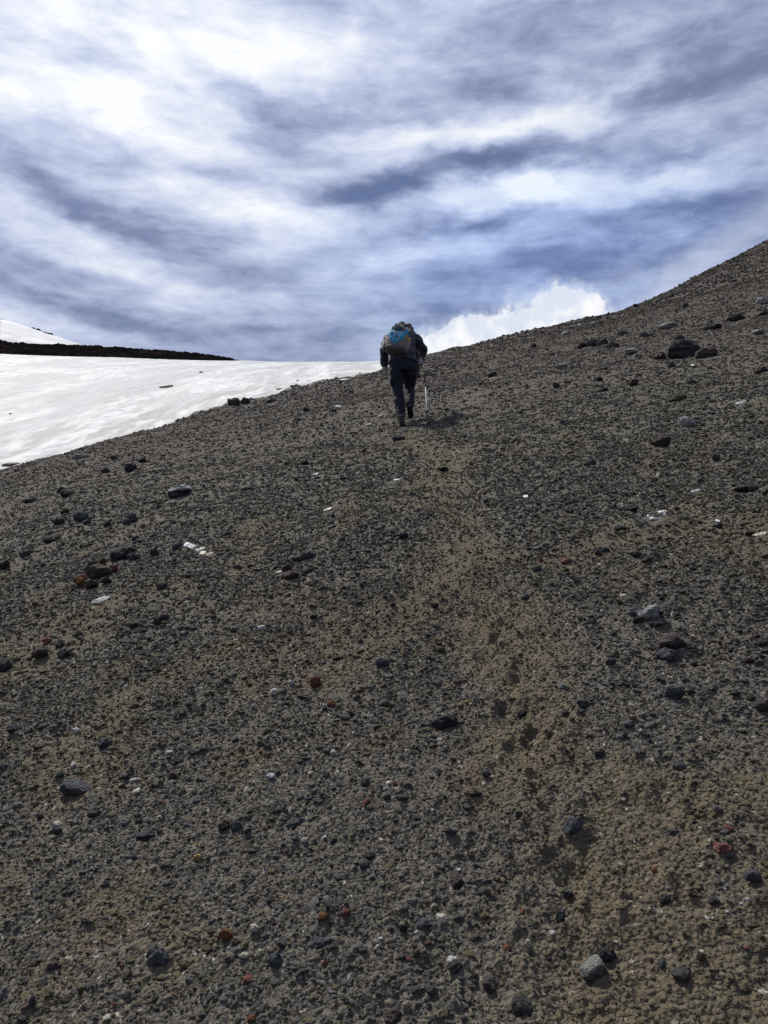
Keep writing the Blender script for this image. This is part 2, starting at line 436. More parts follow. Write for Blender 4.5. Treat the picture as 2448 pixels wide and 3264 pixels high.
def mat_gravel():
    m, n, b = new_mat("scoria_gravel")
    tc_ = n.new('ShaderNodeTexCoord'); P = tc_.outputs['Object']
    tint = attr(n, 'tint', 'INSTANCER', 'Color')
    no = n.noise(P, 3.5, 5, 0.7)
    col = n.mix(n.mr(no, 0.35, 0.68), n.vmath('MULTIPLY', tint, (0.62, 0.62, 0.62)), n.vmath('MULTIPLY', tint, (1.25, 1.24, 1.2)))
    n.put(b.inputs['Base Color'], col); b.inputs['Roughness'].default_value = 0.85
    b.inputs['Specular IOR Level'].default_value = 0.3
    bump(n, b, n.noise(P, 5.0, 5, 0.7), 0.8, 0.25)
    return m

def mat_rock(name, c1, c2, c3=None, rough=0.88, scale=1.0, top=None):
    m, n, b = new_mat(name)
    tc_ = n.new('ShaderNodeTexCoord'); P = tc_.outputs['Object']
    oi = n.new('ShaderNodeObjectInfo')
    P = n.vmath('ADD', P, n.vmath('SCALE', (13.0, 7.0, 5.0), None)); n.put(P.node.inputs[1].links[0].from_node.inputs[3], oi.outputs['Random'])
    a = n.noise(P, 1.6 * scale, 6, 0.65); s = n.noise(P, 9 * scale, 5, 0.7); v = n.vor(P, 7 * scale)
    col = n.mix(n.mr(a, 0.36, 0.64), c1, c2)
    if c3: col = n.mix(n.mr(s, 0.56, 0.68, 0, .8), col, c3)
    col = n.mix(n.mr(n.noise(P, 22 * scale, 3, .6), 0.58, 0.75, 0, .5), col, tuple(k * 0.45 for k in c1))
    if top:
        geo = n.new('ShaderNodeTexCoord'); sp = n.new('ShaderNodeSeparateXYZ'); n.put(sp.inputs[0], geo.outputs['Object'])
        f = n.mr(n.math('ADD', sp.outputs[2], n.math('MULTIPLY', n.math('SUBTRACT', n.noise(P, 2.5, 4), .5), 1.0)), 0.05, 0.3)
        col = n.mix(f, col, top)
    n.put(b.inputs['Base Color'], col); b.inputs['Roughness'].default_value = rough
    b.inputs['Specular IOR Level'].default_value = 0.3
    h = n.math('ADD', n.math('MULTIPLY', a, 1.0), n.math('ADD', n.math('MULTIPLY', s, 0.5), n.math('MULTIPLY', v, -0.35)))
    bump(n, b, h, 0.75, 0.30)
    return m

M = {}
M['ground'] = mat_ground(); M['gravel'] = mat_gravel()
M['dark'] = mat_rock('dark_lava', (0.050,0.050,0.050), (0.098,0.096,0.092), (0.145,0.138,0.125))
M['black'] = mat_rock('black_lava', (0.020,0.020,0.021), (0.046,0.045,0.045), (0.07,0.068,0.064), rough=0.8)
M['grey'] = mat_rock('grey_lava', (0.075,0.076,0.080), (0.135,0.137,0.142), (0.19,0.19,0.185))
M['blue'] = mat_rock('blue_grey_lava', (0.066,0.071,0.078), (0.125,0.132,0.144), (0.22,0.23,0.245))
M['green'] = mat_rock('green_grey_lit_top_rock', (0.075,0.083,0.073), (0.16,0.17,0.15), (0.30,0.31,0.28), top=(0.30,0.31,0.27))  # top colour is sunlight on the boulder, put into the material
M['brown'] = mat_rock('brown_lava', (0.065,0.047,0.038), (0.115,0.086,0.068), (0.14,0.12,0.10))
M['purple'] = mat_rock('maroon_lava', (0.066,0.048,0.047), (0.110,0.082,0.078), (0.14,0.11,0.10))
M['red'] = mat_rock('red_scoria', (0.16,0.060,0.046), (0.27,0.105,0.078), (0.30,0.17,0.13))
M['pink'] = mat_rock('pink_scoria', (0.22,0.085,0.070), (0.36,0.15,0.12), (0.42,0.24,0.20))
M['rust'] = mat_rock('rusty_scoria', (0.17,0.062,0.026), (0.29,0.115,0.050), (0.36,0.19,0.10))
M['tan'] = mat_rock('tan_stone', (0.28,0.24,0.17), (0.44,0.39,0.29), (0.52,0.48,0.38))
M['cream'] = mat_rock('cream_stone', (0.68,0.62,0.46), (0.82,0.78,0.64), (0.85,0.82,0.72))
M['white'] = mat_rock('white_stone', (0.80,0.79,0.75), (0.86,0.85,0.82), (0.88,0.87,0.85))
M['pale'] = mat_rock('pale_grey_rock', (0.30,0.30,0.29), (0.52,0.52,0.50), (0.62,0.62,0.60), scale=1.2)
M['crusted'] = mat_rock('crusted_lava', (0.035,0.036,0.040), (0.075,0.078,0.085), (0.12,0.12,0.12), top=(0.42,0.42,0.42))
M['yellow'] = mat_rock('yellow_stone', (0.42,0.30,0.08), (0.62,0.48,0.16), (0.66,0.58,0.34))
M['moss'] = mat_rock('mossy_lava', (0.07,0.060,0.032), (0.14,0.12,0.060), (0.17,0.15,0.08))
M['wood'] = mat_rock('weathered_wood', (0.10,0.085,0.07), (0.24,0.21,0.18), (0.30,0.28,0.25))
M['mud'] = mat_rock('brown_mud', (0.22,0.17,0.13), (0.34,0.28,0.22), (0.40,0.34,0.28))
_m, _n, _b = new_mat('far_black_lava'); _g = _n.new('ShaderNodeNewGeometry')
_n.put(_b.inputs['Base Color'], _n.mix(_n.mr(_n.noise(_g.outputs['Position'], 0.35, 5, .6), .5, .7), (0.007,0.0065,0.007), (0.026,0.017,0.012)))
_b.inputs['Roughness'].default_value = 1.0; _b.inputs['Specular IOR Level'].default_value = 0.0; M['ridge'] = _m

def mat_snow(name, dirty=True):
    m, n, b = new_mat(name)
    geo = n.new('ShaderNodeNewGeometry'); P = geo.outputs['Position']
    P2 = n.mapping(P, rot=(0, 0, R(24)), scale=(1.0, 0.13, 0.3))      # streaks run up the slope beside the gravel
    s1 = n.noise(P2, 0.42, 5, 0.6, 0.5); s2 = n.noise(P2, 1.5, 5, 0.62, 0.4); s3 = n.noise(P, 0.22, 4, 0.6)
    P3 = n.mapping(P, scale=(1.0, 0.35, 0.5)); s4 = n.noise(P3, 2.2, 5, 0.65, 0.6)
    white = (0.545, 0.55, 0.55)
    if dirty:
        e = attr(n, 'edge')
        col = n.mix(n.mr(s1, 0.44, 0.56, 0, .95), white, (0.375, 0.383, 0.388))
        col = n.mix(n.mr(s4, 0.44, 0.64, 0, .85), col, (0.36, 0.37, 0.375))
        bf = n.math('MULTIPLY', n.mr(s2, 0.47, 0.62), n.mr(e, 0.0, 0.6, 0.08, 1.0, smooth=False))
        col = n.mix(bf, col, (0.315, 0.305, 0.285))
        spk = n.new('ShaderNodeSeparateColor'); n.put(spk.inputs[0], n.vor(P, 7.0, out=1))
        col = n.mix(n.math('MULTIPLY', n.mr(spk.outputs[0], 0.965, 0.98, 0, .5), n.mr(e, 0, 1, .35, 1)), col, (0.30, 0.28, 0.25))
        col = n.mix(n.mr(e, 0.93, 1.0, 0, 0.45), col, (0.36, 0.34, 0.31))
    else:
        col = n.mix(n.mr(n.noise(P, 0.02, 4), .4, .6), (0.60, 0.605, 0.615), (0.72, 0.725, 0.73))
    n.put(b.inputs['Base Color'], col); b.inputs['Roughness'].default_value = 0.7
    b.inputs['Specular IOR Level'].default_value = 0.2
    bump(n, b, n.math('ADD', n.noise(P, 1.6, 5, .6), n.math('MULTIPLY', n.noise(P3, 6, 4, .65), 0.4)), 0.28, 0.2 if dirty else 2.0)
    return m
M['snow'] = mat_snow('old_snow'); M['farsnow'] = mat_snow('far_snow', False)

# ------------------------------------------------------------------ mesh helpers
def link(name, me, mat=None, parent=None):
    o = bpy.data.objects.new(name, me); C.collection.objects.link(o)
    if mat is not None:
        if len(me.materials) == 0: me.materials.append(mat)
    if parent is not None: o.parent = parent
    return o
def grid_mesh(name, X, Y, Z, wrap=False, attrs=None, smooth=True):
    nr, nc = X.shape
    co = np.stack([X, Y, Z], -1).reshape(-1, 3).astype(np.float32)
    i = np.arange(nr - 1)[:, None] * nc; j = np.arange(nc - (0 if wrap else 1))[None, :]
    j2 = (j + 1) % nc
    q = np.stack([i + j, i + j2, i + nc + j2, i + nc + j], -1).reshape(-1, 4).astype(np.int32)
    me = bpy.data.meshes.new(name)
    me.vertices.add(len(co)); me.vertices.foreach_set('co', co.ravel())
    me.loops.add(q.size); me.loops.foreach_set('vertex_index', q.ravel())
    me.polygons.add(len(q)); me.polygons.foreach_set('loop_start', np.arange(0, q.size, 4, dtype=np.int32))
    me.polygons.foreach_set('use_smooth', np.full(len(q), smooth))
    for k, v in (attrs or {}).items():
        a = me.attributes.new(k, 'FLOAT', 'POINT'); a.data.foreach_set('value', v.reshape(-1).astype(np.float32))
    me.update(); me.validate()
    return me

# ------------------------------------------------------------------ ground sheet
fine_az = np.radians(np.arange(-38, 38.001, 0.080))
lc = np.radians(np.concatenate([np.arange(-180, -60, 6), np.arange(-60, -42, 1.5), np.arange(-42, -38, 0.4)]))
rc_ = -lc[::-1][:-1]
AZ = np.concatenate([lc, fine_az, rc_])
rows = [0.05, 0.4, 0.8, 1.1, 1.3, 1.45]
r = 1.55
while r < 72:
    rows.append(r); r += min(max(r * r / 1.6 * (1.25 / 827), 0.0035), 0.10 if r < 34 else 0.22)
while r < 6000:
    rows.append(r); r *= 1.18 if r > 120 else 1.04
RR = np.array(rows)
A2, R2 = np.meshgrid(AZ, RR)
GX = R2 * np.sin(A2); GY = R2 * np.cos(A2)
step = np.maximum(np.gradient(RR)[:, None] * 0.6 + 0 * A2, R2 * R(0.078))
step = np.where(np.abs(A2) > R(38.01), np.maximum(step, R2 * R(0.5)), step)
GZ = H(GX, GY, step)
near_m = R2 < 95
soilA = np.where(near_m, soil_mask(GX, GY) * (1 - 0.55 * sstep(6, 13, R2) * (1 - trail_mask(GX, GY))), 0.3)
trailA = np.where(near_m, trail_mask(GX, GY), 0)
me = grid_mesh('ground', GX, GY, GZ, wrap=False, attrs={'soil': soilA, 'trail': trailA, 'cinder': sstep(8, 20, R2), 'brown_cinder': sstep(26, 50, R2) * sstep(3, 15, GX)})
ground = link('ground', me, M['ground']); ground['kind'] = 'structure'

# ------------------------------------------------------------------ snowfield
hz = [(0,1128),(370,1139),(740,1150),(772,1149),(960,1155),(1210,1157),(1400,1162),(1500,1168)]
hA = [az_t(*p)[0] for p in hz]; hT = [az_t(*p)[1] for p in hz]
hA = [R(-62), R(-40)] + hA + [R(14)]; hT = [0.30, 0.33] + hT + [hT[-1] - 0.01]
sa = np.radians(np.concatenate([np.arange(-62, -38, 1.0), np.arange(-38, 12, 0.10)]))
q = np.concatenate([np.linspace(-0.045, 0, 8)[:-1], np.linspace(0, 1, 230) ** 1.5, 1 + np.linspace(0.02, 1.2, 24)])
SA, Q = np.meshgrid(sa, q)
Rb = np.interp(SA, tA, tR); Tb = np.interp(SA, tA, tT); Th = np.interp(SA, hA, hT)
FAR = 90.0
SR = Rb + (FAR - Rb) * Q
zb = Tb * Rb + CAM_Z - 0.03; zf = Th * FAR + CAM_Z
Qc = np.clip(Q, -1, 1)
SZ = zb + (zf - zb) * Qc + 0.25 * np.sin(np.pi * np.clip(Q, 0, 1)) * 1.2
SZ -= np.where(Q > 1, 0.02 * ((Q - 1) * 60) ** 2, 0)
SZ -= np.where(Q < 0, -Q * 14, 0)
SXx = SR * np.sin(SA); SYy = SR * np.cos(SA)
u_ = SXx * 0.9 + -SYy * 0.42; v_ = SXx * 0.42 + SYy * 0.9
edge = np.exp(-np.clip(Q, 0, 2) * (FAR - Rb) / 9.0)
mid_w = np.clip(Q * 12, 0, 1) * np.clip((1.0 - Q) * 6, 0.05, 1)
SZ += mid_w * (0.07 * fbm(u_ / 3.0, v_ / 10, 3, 101) + 0.025 * fbm(SXx / 1.3, SYy / 3.0, 3, 131))
SZ += 0.02 * fbm(SXx / 0.35, SYy / 0.5, 2, 141) + 0.10 * np.clip(edge * 2 - 1, 0, 1) * fbm(SXx / 1.1, SYy / 1.1, 3, 151)
snow = link('snowfield', grid_mesh('snowfield', SXx, SYy, SZ, attrs={'edge': edge}), M['snow']); snow['kind'] = 'structure'

# ------------------------------------------------------------------ far lava ridge, far snow hill
def far_ridge(name, pts, dist, mat, depth, drop, rough, rs, n=700, back=1.0, outside=()):
    A = [az_t(*p)[0] for p in pts]; T = [az_t(*p)[1] for p in pts]
    A = [a for a, t in outside] + A; T = [t for a, t in outside] + T
    a = np.linspace(A[0], A[-1], n)
    prof = np.linspace(-1, 1, 60)
    AA, PP = np.meshgrid(a, prof)
    Rr = dist + PP * depth
    top = np.interp(AA, A, T) * dist + CAM_Z
    Z = top - drop * np.abs(PP) ** 1.4 * np.where(PP > 0, back, 1.0)
    X = Rr * np.sin(AA); Y = Rr * np.cos(AA)
    Z = Z + rough * fbm(X / rs, Y / rs, 4, 201, 0.6)
    o = link(name, grid_mesh(name, X, Y, Z, smooth=False), mat); o['kind'] = 'structure'
    return A, T
lr = [(0,1093),(39,1102),(145,1107),(270,1111),(309,1114),(386,1117),(482,1125),(603,1134),(675,1142),(738,1151),(800,1170),(900,1200)]
far_ridge('lava_ridge', lr, 150.0, M['ridge'], 22.0, 9.0, 0.30, 1.6, n=900, outside=[(R(-60), 0.30), (R(-40), 0.365), (R(-30), 0.362)])
sh = [(0,1030),(87,1053),(174,1081),(265,1112),(330,1135),(420,1175)]
A_, T_ = far_ridge('snow_hill', sh, 520.0, M['farsnow'], 120.0, 60.0, 1.0, 40.0, n=300, outside=[(R(-60), 0.34), (R(-48), 0.43), (R(-38), 0.435), (R(-32), 0.41)])
# thin rim of bare rock along the crest of the snow hill
rim_a = np.linspace(R(-45), az_t(180, 1083)[0], 420)
RIMZ = 0.2
bmr = bmesh.new()
for i, a in enumerate(rim_a):
    t = np.interp(a, A_, T_)
    s = random.uniform(0.8, 1.5)
    rr = 520 + random.uniform(-3, 3)
    mtx = Matrix.Translation((rr * math.sin(a), rr * math.cos(a), t * 520 + CAM_Z + 0.5 + RIMZ)) @ Euler((random.random(), random.random(), random.random() * 3)).to_matrix().to_4x4() @ Matrix.Diagonal((s * 1.5, s * 1.5, s * 0.7, 1))
    bmesh.ops.create_icosphere(bmr, subdivisions=1, radius=1.0, matrix=mtx)
me = bpy.data.meshes.new('crest_rocks'); bmr.to_mesh(me); bmr.free()
rim = link('crest_rocks', me, M['ridge']); rim['kind'] = 'structure'

# ------------------------------------------------------------------ rock shapes
def n3(v, s, seed):
    from mathutils import noise as mn
    return mn.fractal(Vector(v) * s + Vector((seed * 3.17, seed * 1.31, seed * 2.7)), 1.0, 2.0, 4)
def rock_mesh(name, seed, sub=2, facet=0.7, rough=0.16, flat=1.0):
    rr = random.Random(seed)
    planes = []
    for k in range(14):
        p = Vector((rr.gauss(0, 1), rr.gauss(0, 1), rr.gauss(0, 1))).normalized()
        planes.append((p, rr.uniform(0.52, 1.0)))
    bm = bmesh.new(); bmesh.ops.create_icosphere(bm, subdivisions=sub, radius=1.0)
    for v in bm.verts:
        nrm = v.co.normalized()
        rad = 1.15
        for p, dd in planes:
            c = nrm.dot(p)
            if c > 0.05: rad = min(rad, dd / c)
        rad = facet * rad + (1 - facet)
        rad *= 1 + rough * n3(nrm, 1.7, seed) + rough * 0.65 * n3(nrm, 4.5, seed + 5)
        v.co = nrm * rad
        v.co.z *= flat
    me = bpy.data.meshes.new(name); bm.to_mesh(me); bm.free()
    for p in me.polygons: p.use_smooth = False
    return me

# ------------------------------------------------------------------ single rocks and finds
def tag(o, label, cat, group=None):
    o['label'] = label; o['category'] = cat
    if group: o['group'] = group
    return o
# x, y (photograph pixels, centre), width, height, material, shape, label
ROCKS = [
 # upper right slope
 (2188,1116,104,66,'black','rock','largest jet black boulder high on the right slope'),
 (2248,1126,88,40,'brown','rock','low dark brown rock touching the right side of the jet black boulder'),
 (2013,1116,62,36,'pale','flat','pale topped flat rock left of the jet black boulder'),
 (2063,1063,46,30,'grey','rock','right one of two adjoining grey rocks just below the skyline'),
 (1988,1060,44,32,'grey','rock','left one of two adjoining grey rocks just below the skyline'),
 (2345,1011,72,38,'black','rock','black rock near the top right edge of the slope'),
 (2283,1041,44,26,'black','rock','small black rock below left of the black rock near the top right edge'),
 (2252,1044,28,22,'dark','rock','dark stone just left of a small black rock on the upper right slope'),
 (2132,1034,72,32,'pale','flat','broad lichen grey slab high on the right slope'),
 (1886,1091,62,40,'grey','rock','jagged grey outcrop stone below the skyline right of the hiker'),
 (1858,1097,40,30,'brown','rock','brown stone leaning on the jagged grey outcrop stone'),
 (1920,1090,40,30,'dark','rock','dark stone at the right end of the jagged grey outcrop'),
 (1955,1099,50,28,'dark','rock','dark rock between the jagged outcrop and the pale topped flat rock'),
 (1802,1061,30,18,'pale','rock','small pale stone close under the skyline right of the cumulus cloud'),
 (2166,1077,48,26,'dark','rock','dark rock directly above the jet black boulder'),
 (1792,1164,62,28,'pale','flat','pale grey slab lying mid slope to the right of the hiker'),
 (1909,1205,36,28,'black','rock','compact black stone alone on the slope below the pale grey slab'),
 (1570,1191,42,24,'dark','rock','dark stone on the slope right of the walking pole'),
 (1774,1227,30,26,'dark','rock','small dark round stone below the pale grey slab'),
 (2020,1218,36,26,'brown','rock','brown stone between the compact black stone and the mossy clump'),
 (2141,1162,36,24,'dark','rock','dark stone just below the jet black boulder'),
 (2200,1214,46,28,'dark','rock','wide dark stone below the jet black boulder'),
 (2104,1136,46,28,'brown','rock','reddish brown stone at the left foot of the jet black boulder'),
 (2418,1056,46,24,'pale','flat','pale flat rock at the right edge of the upper slope'),
 (2435,958,50,32,'pale','rock','light grey rock at the right edge under the skyline'),
 (2435,994,42,28,'black','rock','black rock at the right edge below a light grey rock'),
 (2186,971,28,22,'dark','rock','dark stone near the skyline at upper right'),
 (1701,1101,28,22,'brown','rock','brown stone just under the skyline right of the cloud foot'),
 (2428,1176,50,28,'purple','rock','maroon rock at the right edge below the pale flat rock'),
 (2165,1268,62,30,'moss','rock','olive mossy rock clump on the right slope'),
 (1920,1240,50,24,'moss','flat','yellowish mossy patch stone under the compact black stone'),
 (2196,1345,42,36,'pale','rock','pale angular stone with dark side below the mossy clump'),
 (2112,1412,64,36,'purple','rock','dark reddish rock right of centre on the mid slope'),
 (2112,1136,1,1,None,None,None),
 (2029,972,20,18,'black','rock','tiny black stone standing up on the right skyline'),
 # by the snow
 (743,1281,44,34,'dark','rock','larger of two grey boulders perched at the snow edge'),
 (779,1279,32,26,'dark','rock','smaller of two grey boulders perched at the snow edge'),
 (866,1278,34,14,'grey','flat','thin grey slab lying just right of the snow edge boulders'),
 (1080,1300,26,14,'white','flat','white flat stone left of the hiker with its shadow modelled beside it'),
 (1062,1307,22,14,'black','flat','flat dark piece put in as the shadow of a white flat stone'),  # black slab stands in for the shadow beside the white stone
 (975,1306,20,14,'black','rock','small black stone on the slope near the snow lip'),
 (950,1337,16,12,'dark','rock','little dark stone below the small black stone near the snow lip'),
 (251,1457,58,16,'pale','flat','long pale slab beside the snow at far left'),
 (412,1490,44,36,'black','rock','black round boulder below the snow edge at left'),
 (451,1467,26,18,'black','rock','small black rock up right of the black round boulder'),
 (362,1458,22,16,'dark','rock','small dark rock between the pale slab and the black round boulder'),
 (333,1499,28,16,'dark','rock','low dark rock left of the black round boulder'),
 (1177,1356,18,10,'white','rock','white pebble left of the hiker boots'),
 (1215,1328,15,9,'white','rock','white pebble beside the calf of the hiker'),
 (908,1279,9,8,'white','rock','white chip on the gravel near the snow'),
 (1270,1395,38,20,'blue','rock','dark bluish stone right below the boots of the hiker'),
 # left middle
 (576,1567,68,44,'crusted','rock','dark boulder with a pale crusted top'),
 (254,1649,46,40,'blue','rock','bluish grey rock left of centre in the left rock cluster'),
 (276,1664,26,16,'dark','rock','dark wedge at the right foot of the bluish grey rock'),
 (183,1661,34,26,'purple','rock','reddish brown block left of the bluish grey rock'),
 (207,1575,32,26,'black','rock','black rock in the upper left field beside a bluish stone'),
 (192,1561,26,20,'blue','rock','bluish stone behind a black rock in the upper left field'),
 (205,1628,28,20,'brown','rock','brown stone above the reddish brown block'),
 (90,1595,46,18,'dark','flat','flat dark stone near the left edge below the snow'),
 (418,1652,34,32,'grey','rock','rounded grey rock paired with a lower one at left'),
 (401,1662,28,22,'grey','rock','lower left partner of the rounded grey rock'),
 (338,1672,24,20,'dark','rock','dark stone left of the rounded grey rock pair'),
 (387,1766,74,50,'dark','rock','big dark boulder with a bright top in the left rock cluster'),
 (425,1775,34,24,'dark','rock','dark stone against the right side of the big left boulder'),
 (156,1720,44,24,'dark','rock','dark stone near left with a smaller one beside it'),
 (182,1714,24,18,'dark','rock','smaller dark stone at the right end of the near left pair'),
 (77,1766,38,26,'grey','rock','grey stone near the left edge beside pale soil'),
 (8,1802,40,32,'black','rock','black boulder cut by the left edge, upper of two'),
 (305,1826,76,48,'brown','rock','broad purplish brown rock beneath the big left boulder'),
 (256,1856,38,40,'rust','rock','rusty orange rock at the left of the purplish brown rock'),
 (287,1864,36,30,'brown','rock','brown stone right of the rusty orange rock'),
 (361,1810,32,26,'pink','rock','pinkish stone under the big left boulder'),
 (338,1851,46,22,'dark','flat','dark flat stone right of the purplish brown rock'),
 (326,1793,22,22,'moss','rock','olive stone left of the pinkish stone'),
 (290,1797,24,20,'dark','rock','dark stone up left of the purplish brown rock'),
 (492,1761,30,26,'dark','rock','dark stone right of the big left boulder'),
 (561,1741,34,26,'blue','rock','dark bluish stone left of the white plank piece'),
 (515,1866,34,26,'grey','rock','smooth grey stone below the big left boulder'),
 (500,1981,26,28,'purple','rock','reddish purple lump, left part of a broken clump'),
 (520,1971,26,24,'purple','rock','dark maroon lump, right part of a broken clump'),
 (11,2125,46,50,'black','rock','black boulder cut by the left edge, lower of two'),
 (128,2084,46,38,'purple','rock','purple brown rock near the left edge'),
 (149,2047,32,22,'pink','rock','pinkish rubble stone above the purple brown rock'),
 (205,2082,50,30,'dark','rock','dark rock with pale rim right of the purple brown rock'),
 (190,2053,34,22,'dark','rock','dark rock above the dark rock with pale rim'),
 (430,1718,26,18,'dark','rock','dark grey stone right above the big left boulder'),
 (449,1723,20,12,'tan','flat','pale grey flake beside a dark stone above the big left boulder'),
 (425,1992,26,20,'dark','rock','dark stone left of the broken maroon clump'),
 (118,1961,16,14,'black','rock','little black stone near the left edge above the pinkish rubble'),
 (251,2022,22,20,'dark','rock','dark stone above right of the pinkish rubble'),
 (832,2007,17,14,'white','rock','small bluish white stone in the middle of the slope'),
 # centre
 (987,1771,50,28,'blue','rock','bluish grey stone, largest of the cluster left of the trail'),
 (944,1784,30,20,'dark','rock','dark stone next to the bluish grey stone left of the trail'),
 (913,1811,38,24,'dark','rock','dark wedge stone in the cluster left of the trail'),
 (927,1834,50,26,'brown','rock','brown stone at the bottom of the cluster left of the trail'),
 (899,1840,14,12,'red','rock','red chip at the left end of the brown cluster stone'),
 (980,1820,26,20,'dark','rock','dark stone right of the brown cluster stone'),
 (1286,1711,30,20,'black','rock','black stone on the trail halfway down the slope'),
 (1217,2112,42,30,'blue','rock','dark bluish rock left of the trail below the footprints'),
 (1149,2047,22,14,'grey','rock','grey oval stone above left of the dark bluish rock'),
 (1026,2112,32,16,'grey','flat','flat brown grey stone left of the dark bluish rock'),
 (1388,1931,26,18,'dark','rock','dark stone on the trail among the footprints'),
 (1416,1495,30,16,'black','rock','black stone lying on the trail below the hiker'),
 (914,1477,22,14,'black','rock','left black stone of a pair below the snow lip'),
 (970,1476,28,16,'black','flat','right black stone of a pair below the snow lip'),
 (999,1966,30,20,'dark','rock','dark stone left of the trail at mid height'),
 (1251,1932,16,14,'dark','rock','small dark stone capped by a white chip'),
 (1061,1646,18,14,'dark','rock','dark pebble right of the thin white stick'),
 # right middle
 (2078,1958,64,52,'pale','rock','pale grey boulder, bright right half of the largest light rock'),
 (2036,1956,62,40,'grey','rock','grey boulder joined to the left of the pale grey boulder'),
 (2036,1978,34,24,'brown','rock','brown stone under the pale grey boulder'),
 (2092,1994,44,18,'dark','flat','dark flat stone at the foot of the pale grey boulder'),
 (2141,2049,76,58,'purple','rock','large dark purple boulder below the pale grey boulder'),
 (2138,2095,64,44,'blue','rock','dark blue green boulder in front of the large purple boulder'),
 (1876,1478,30,20,'dark','rock','dark blocky rock on the right slope level with the hiker shadow'),
 (1890,1473,30,16,'grey','flat','grey slab on top of the dark blocky rock'),
 (2285,1460,30,20,'purple','rock','dark reddish rock at the right below the maroon rock'),
 (2155,1620,15,12,'red','rock','orange red pebble right above the curved bark piece'),
 (1975,1686,32,22,'dark','rock','dark stone left below the curved bark piece'),
 (2025,1767,50,22,'purple','flat','flat reddish brown stone above the olive stone'),
 (2064,1787,30,20,'moss','rock','dark olive stone right below the flat reddish brown stone'),
 (1806,1790,38,24,'pink','rock','pinkish red stone right of the trail'),
 (1725,1785,18,16,'red','rock','small dark red stone left of the pinkish red stone'),
 (2391,1697,36,18,'purple','flat','dark reddish flat stone near the right edge'),
 (2293,1678,28,18,'dark','rock','dark stone with a white chip on it near the right edge'),
 (1710,1814,28,20,'blue','rock','bluish grey stone below the small dark red stone'),
 (1676,1905,24,18,'dark','rock','dark stone just right of the trail footprints'),
 (1890,1982,26,18,'grey','rock','smooth grey stone left of the pale grey boulder'),
 (1794,2186,26,20,'pale','rock','light grey speckled stone right of the trail'),
 (2371,1560,60,22,'black','flat','low black slab standing for a flat rock and its shadow near the right edge'),  # black slab: shadow of a flat rock modelled together with it
 (2404,1554,28,16,'grey','rock','grey stone at the right end of the low black rock and shadow slab'),
 (2436,2050,36,26,'dark','rock','dark stone at the right edge level with the purple boulder'),
 (2440,2080,24,20,'dark','rock','smaller dark stone under the one at the right edge'),
 (1948,2112,34,22,'dark','rock','dark stone left of the blue green boulder'),
 (2213,2119,22,18,'black','rock','black stone right of the blue green boulder'),
 (1926,1753,28,18,'dark','rock','upper stone of a dark pair right of the pinkish red stone'),
 (1908,1765,24,16,'dark','rock','lower stone of a dark pair right of the pinkish red stone'),
 (2020,1624,38,14,'black','flat','black flat stone left of the curved bark piece'),
 (2148,2215,64,40,'blue','rock','dark bluish rock below the blue green boulder'),
 (2205,2208,26,20,'dark','rock','dark stone to the right of the dark bluish rock'),
 (2169,2444,36,30,'grey','rock','grey rounded stone on brown soil at lower right'),
 (2436,2259,40,40,'purple','rock','reddish brown rock cut by the right edge'),
 (1664,2279,28,24,'black','rock','black stone on the left side of the trail'),
 (2003,2314,30,20,'blue','rock','dark blue stone on the right, below a red pebble'),
 (2041,2283,11,9,'red','rock','bright red pebble above the dark blue stone'),
 (1912,2408,40,22,'dark','rock','dark stone right of the trail in the lower half'),
 (1857,2248,48,30,'dark','rock','dark crumbly lump right of the trail'),
 (1802,2283,24,22,'dark','rock','dark stone left below the dark crumbly lump'),
 (2345,2213,44,20,'dark','flat','dark flat stone left of the reddish brown edge rock'),
 (2395,2230,24,18,'dark','rock','small dark stone left of the reddish brown edge rock'),
 # lower right
 (1830,2652,62,54,'blue','rock','dark bluish boulder on the lower trail'),
 (2326,2653,30,28,'red','rock','bright red scoria stone near the right edge'),
 (2304,2712,44,34,'pink','rock','pinkish red scoria stone below the bright red one'),
 (2328,2740,34,24,'grey','rock','grey stone touching the pinkish red scoria'),
 (1655,2598,26,22,'dark','rock','dark stone left of the dark bluish trail boulder'),
 (1987,2555,13,9,'white','rock','white pebble right of the lower trail'),
 (2410,2806,54,34,'blue','rock','dark bluish rock near the right edge, lower part'),
 (2124,2866,40,28,'dark','rock','dark stone with a tan pebble above it'),
 (2131,2849,12,10,'tan','rock','tan pebble resting above a dark stone'),
 (2088,2789,20,17,'rust','rock','orange brown pebble at lower right'),
 (2386,2871,11,10,'white','rock','round white pebble near the right edge'),
 (2364,2901,10,7,'white','rock','white chip left below the round white pebble'),
 (2318,2911,8,6,'white','rock','tiny white chip farther left of the round white pebble'),
 (2273,2938,8,5,'white','rock','tiny white chip halfway between the red stone and tan pebble'),
 (2008,2879,18,9,'tan','flat','thin tan flake left of the dark stone with a pebble'),
 (1900,3096,70,68,'green','rock','grey green boulder with a painted sunlit top at lower right'),
 (1939,3048,54,44,'black','rock','black rock behind the grey green boulder'),
 (2114,3092,26,24,'grey','rock','grey stone right of the grey green boulder'),
 (2179,3122,54,38,'dark','rock','dark lump near the bottom right'),
 (2379,3022,20,15,'pink','rock','pinkish pebble at the lower right edge'),
 (2236,3062,26,24,'brown','rock','brown stone with a white flake on its top'),
 (2236,3050,12,9,'cream','flat','white flake on top of the brown stone'),
 (1963,3005,11,7,'white','rock','white pebble above the grey green boulder'),
 (1686,3022,17,30,'cream','rock','upright cream pebble below the rust stone'),
 (1667,2908,20,18,'rust','rock','small rust pebble above the upright cream pebble'),
 (1617,3032,26,22,'rust','rock','rust brown stone left of the upright cream pebble'),
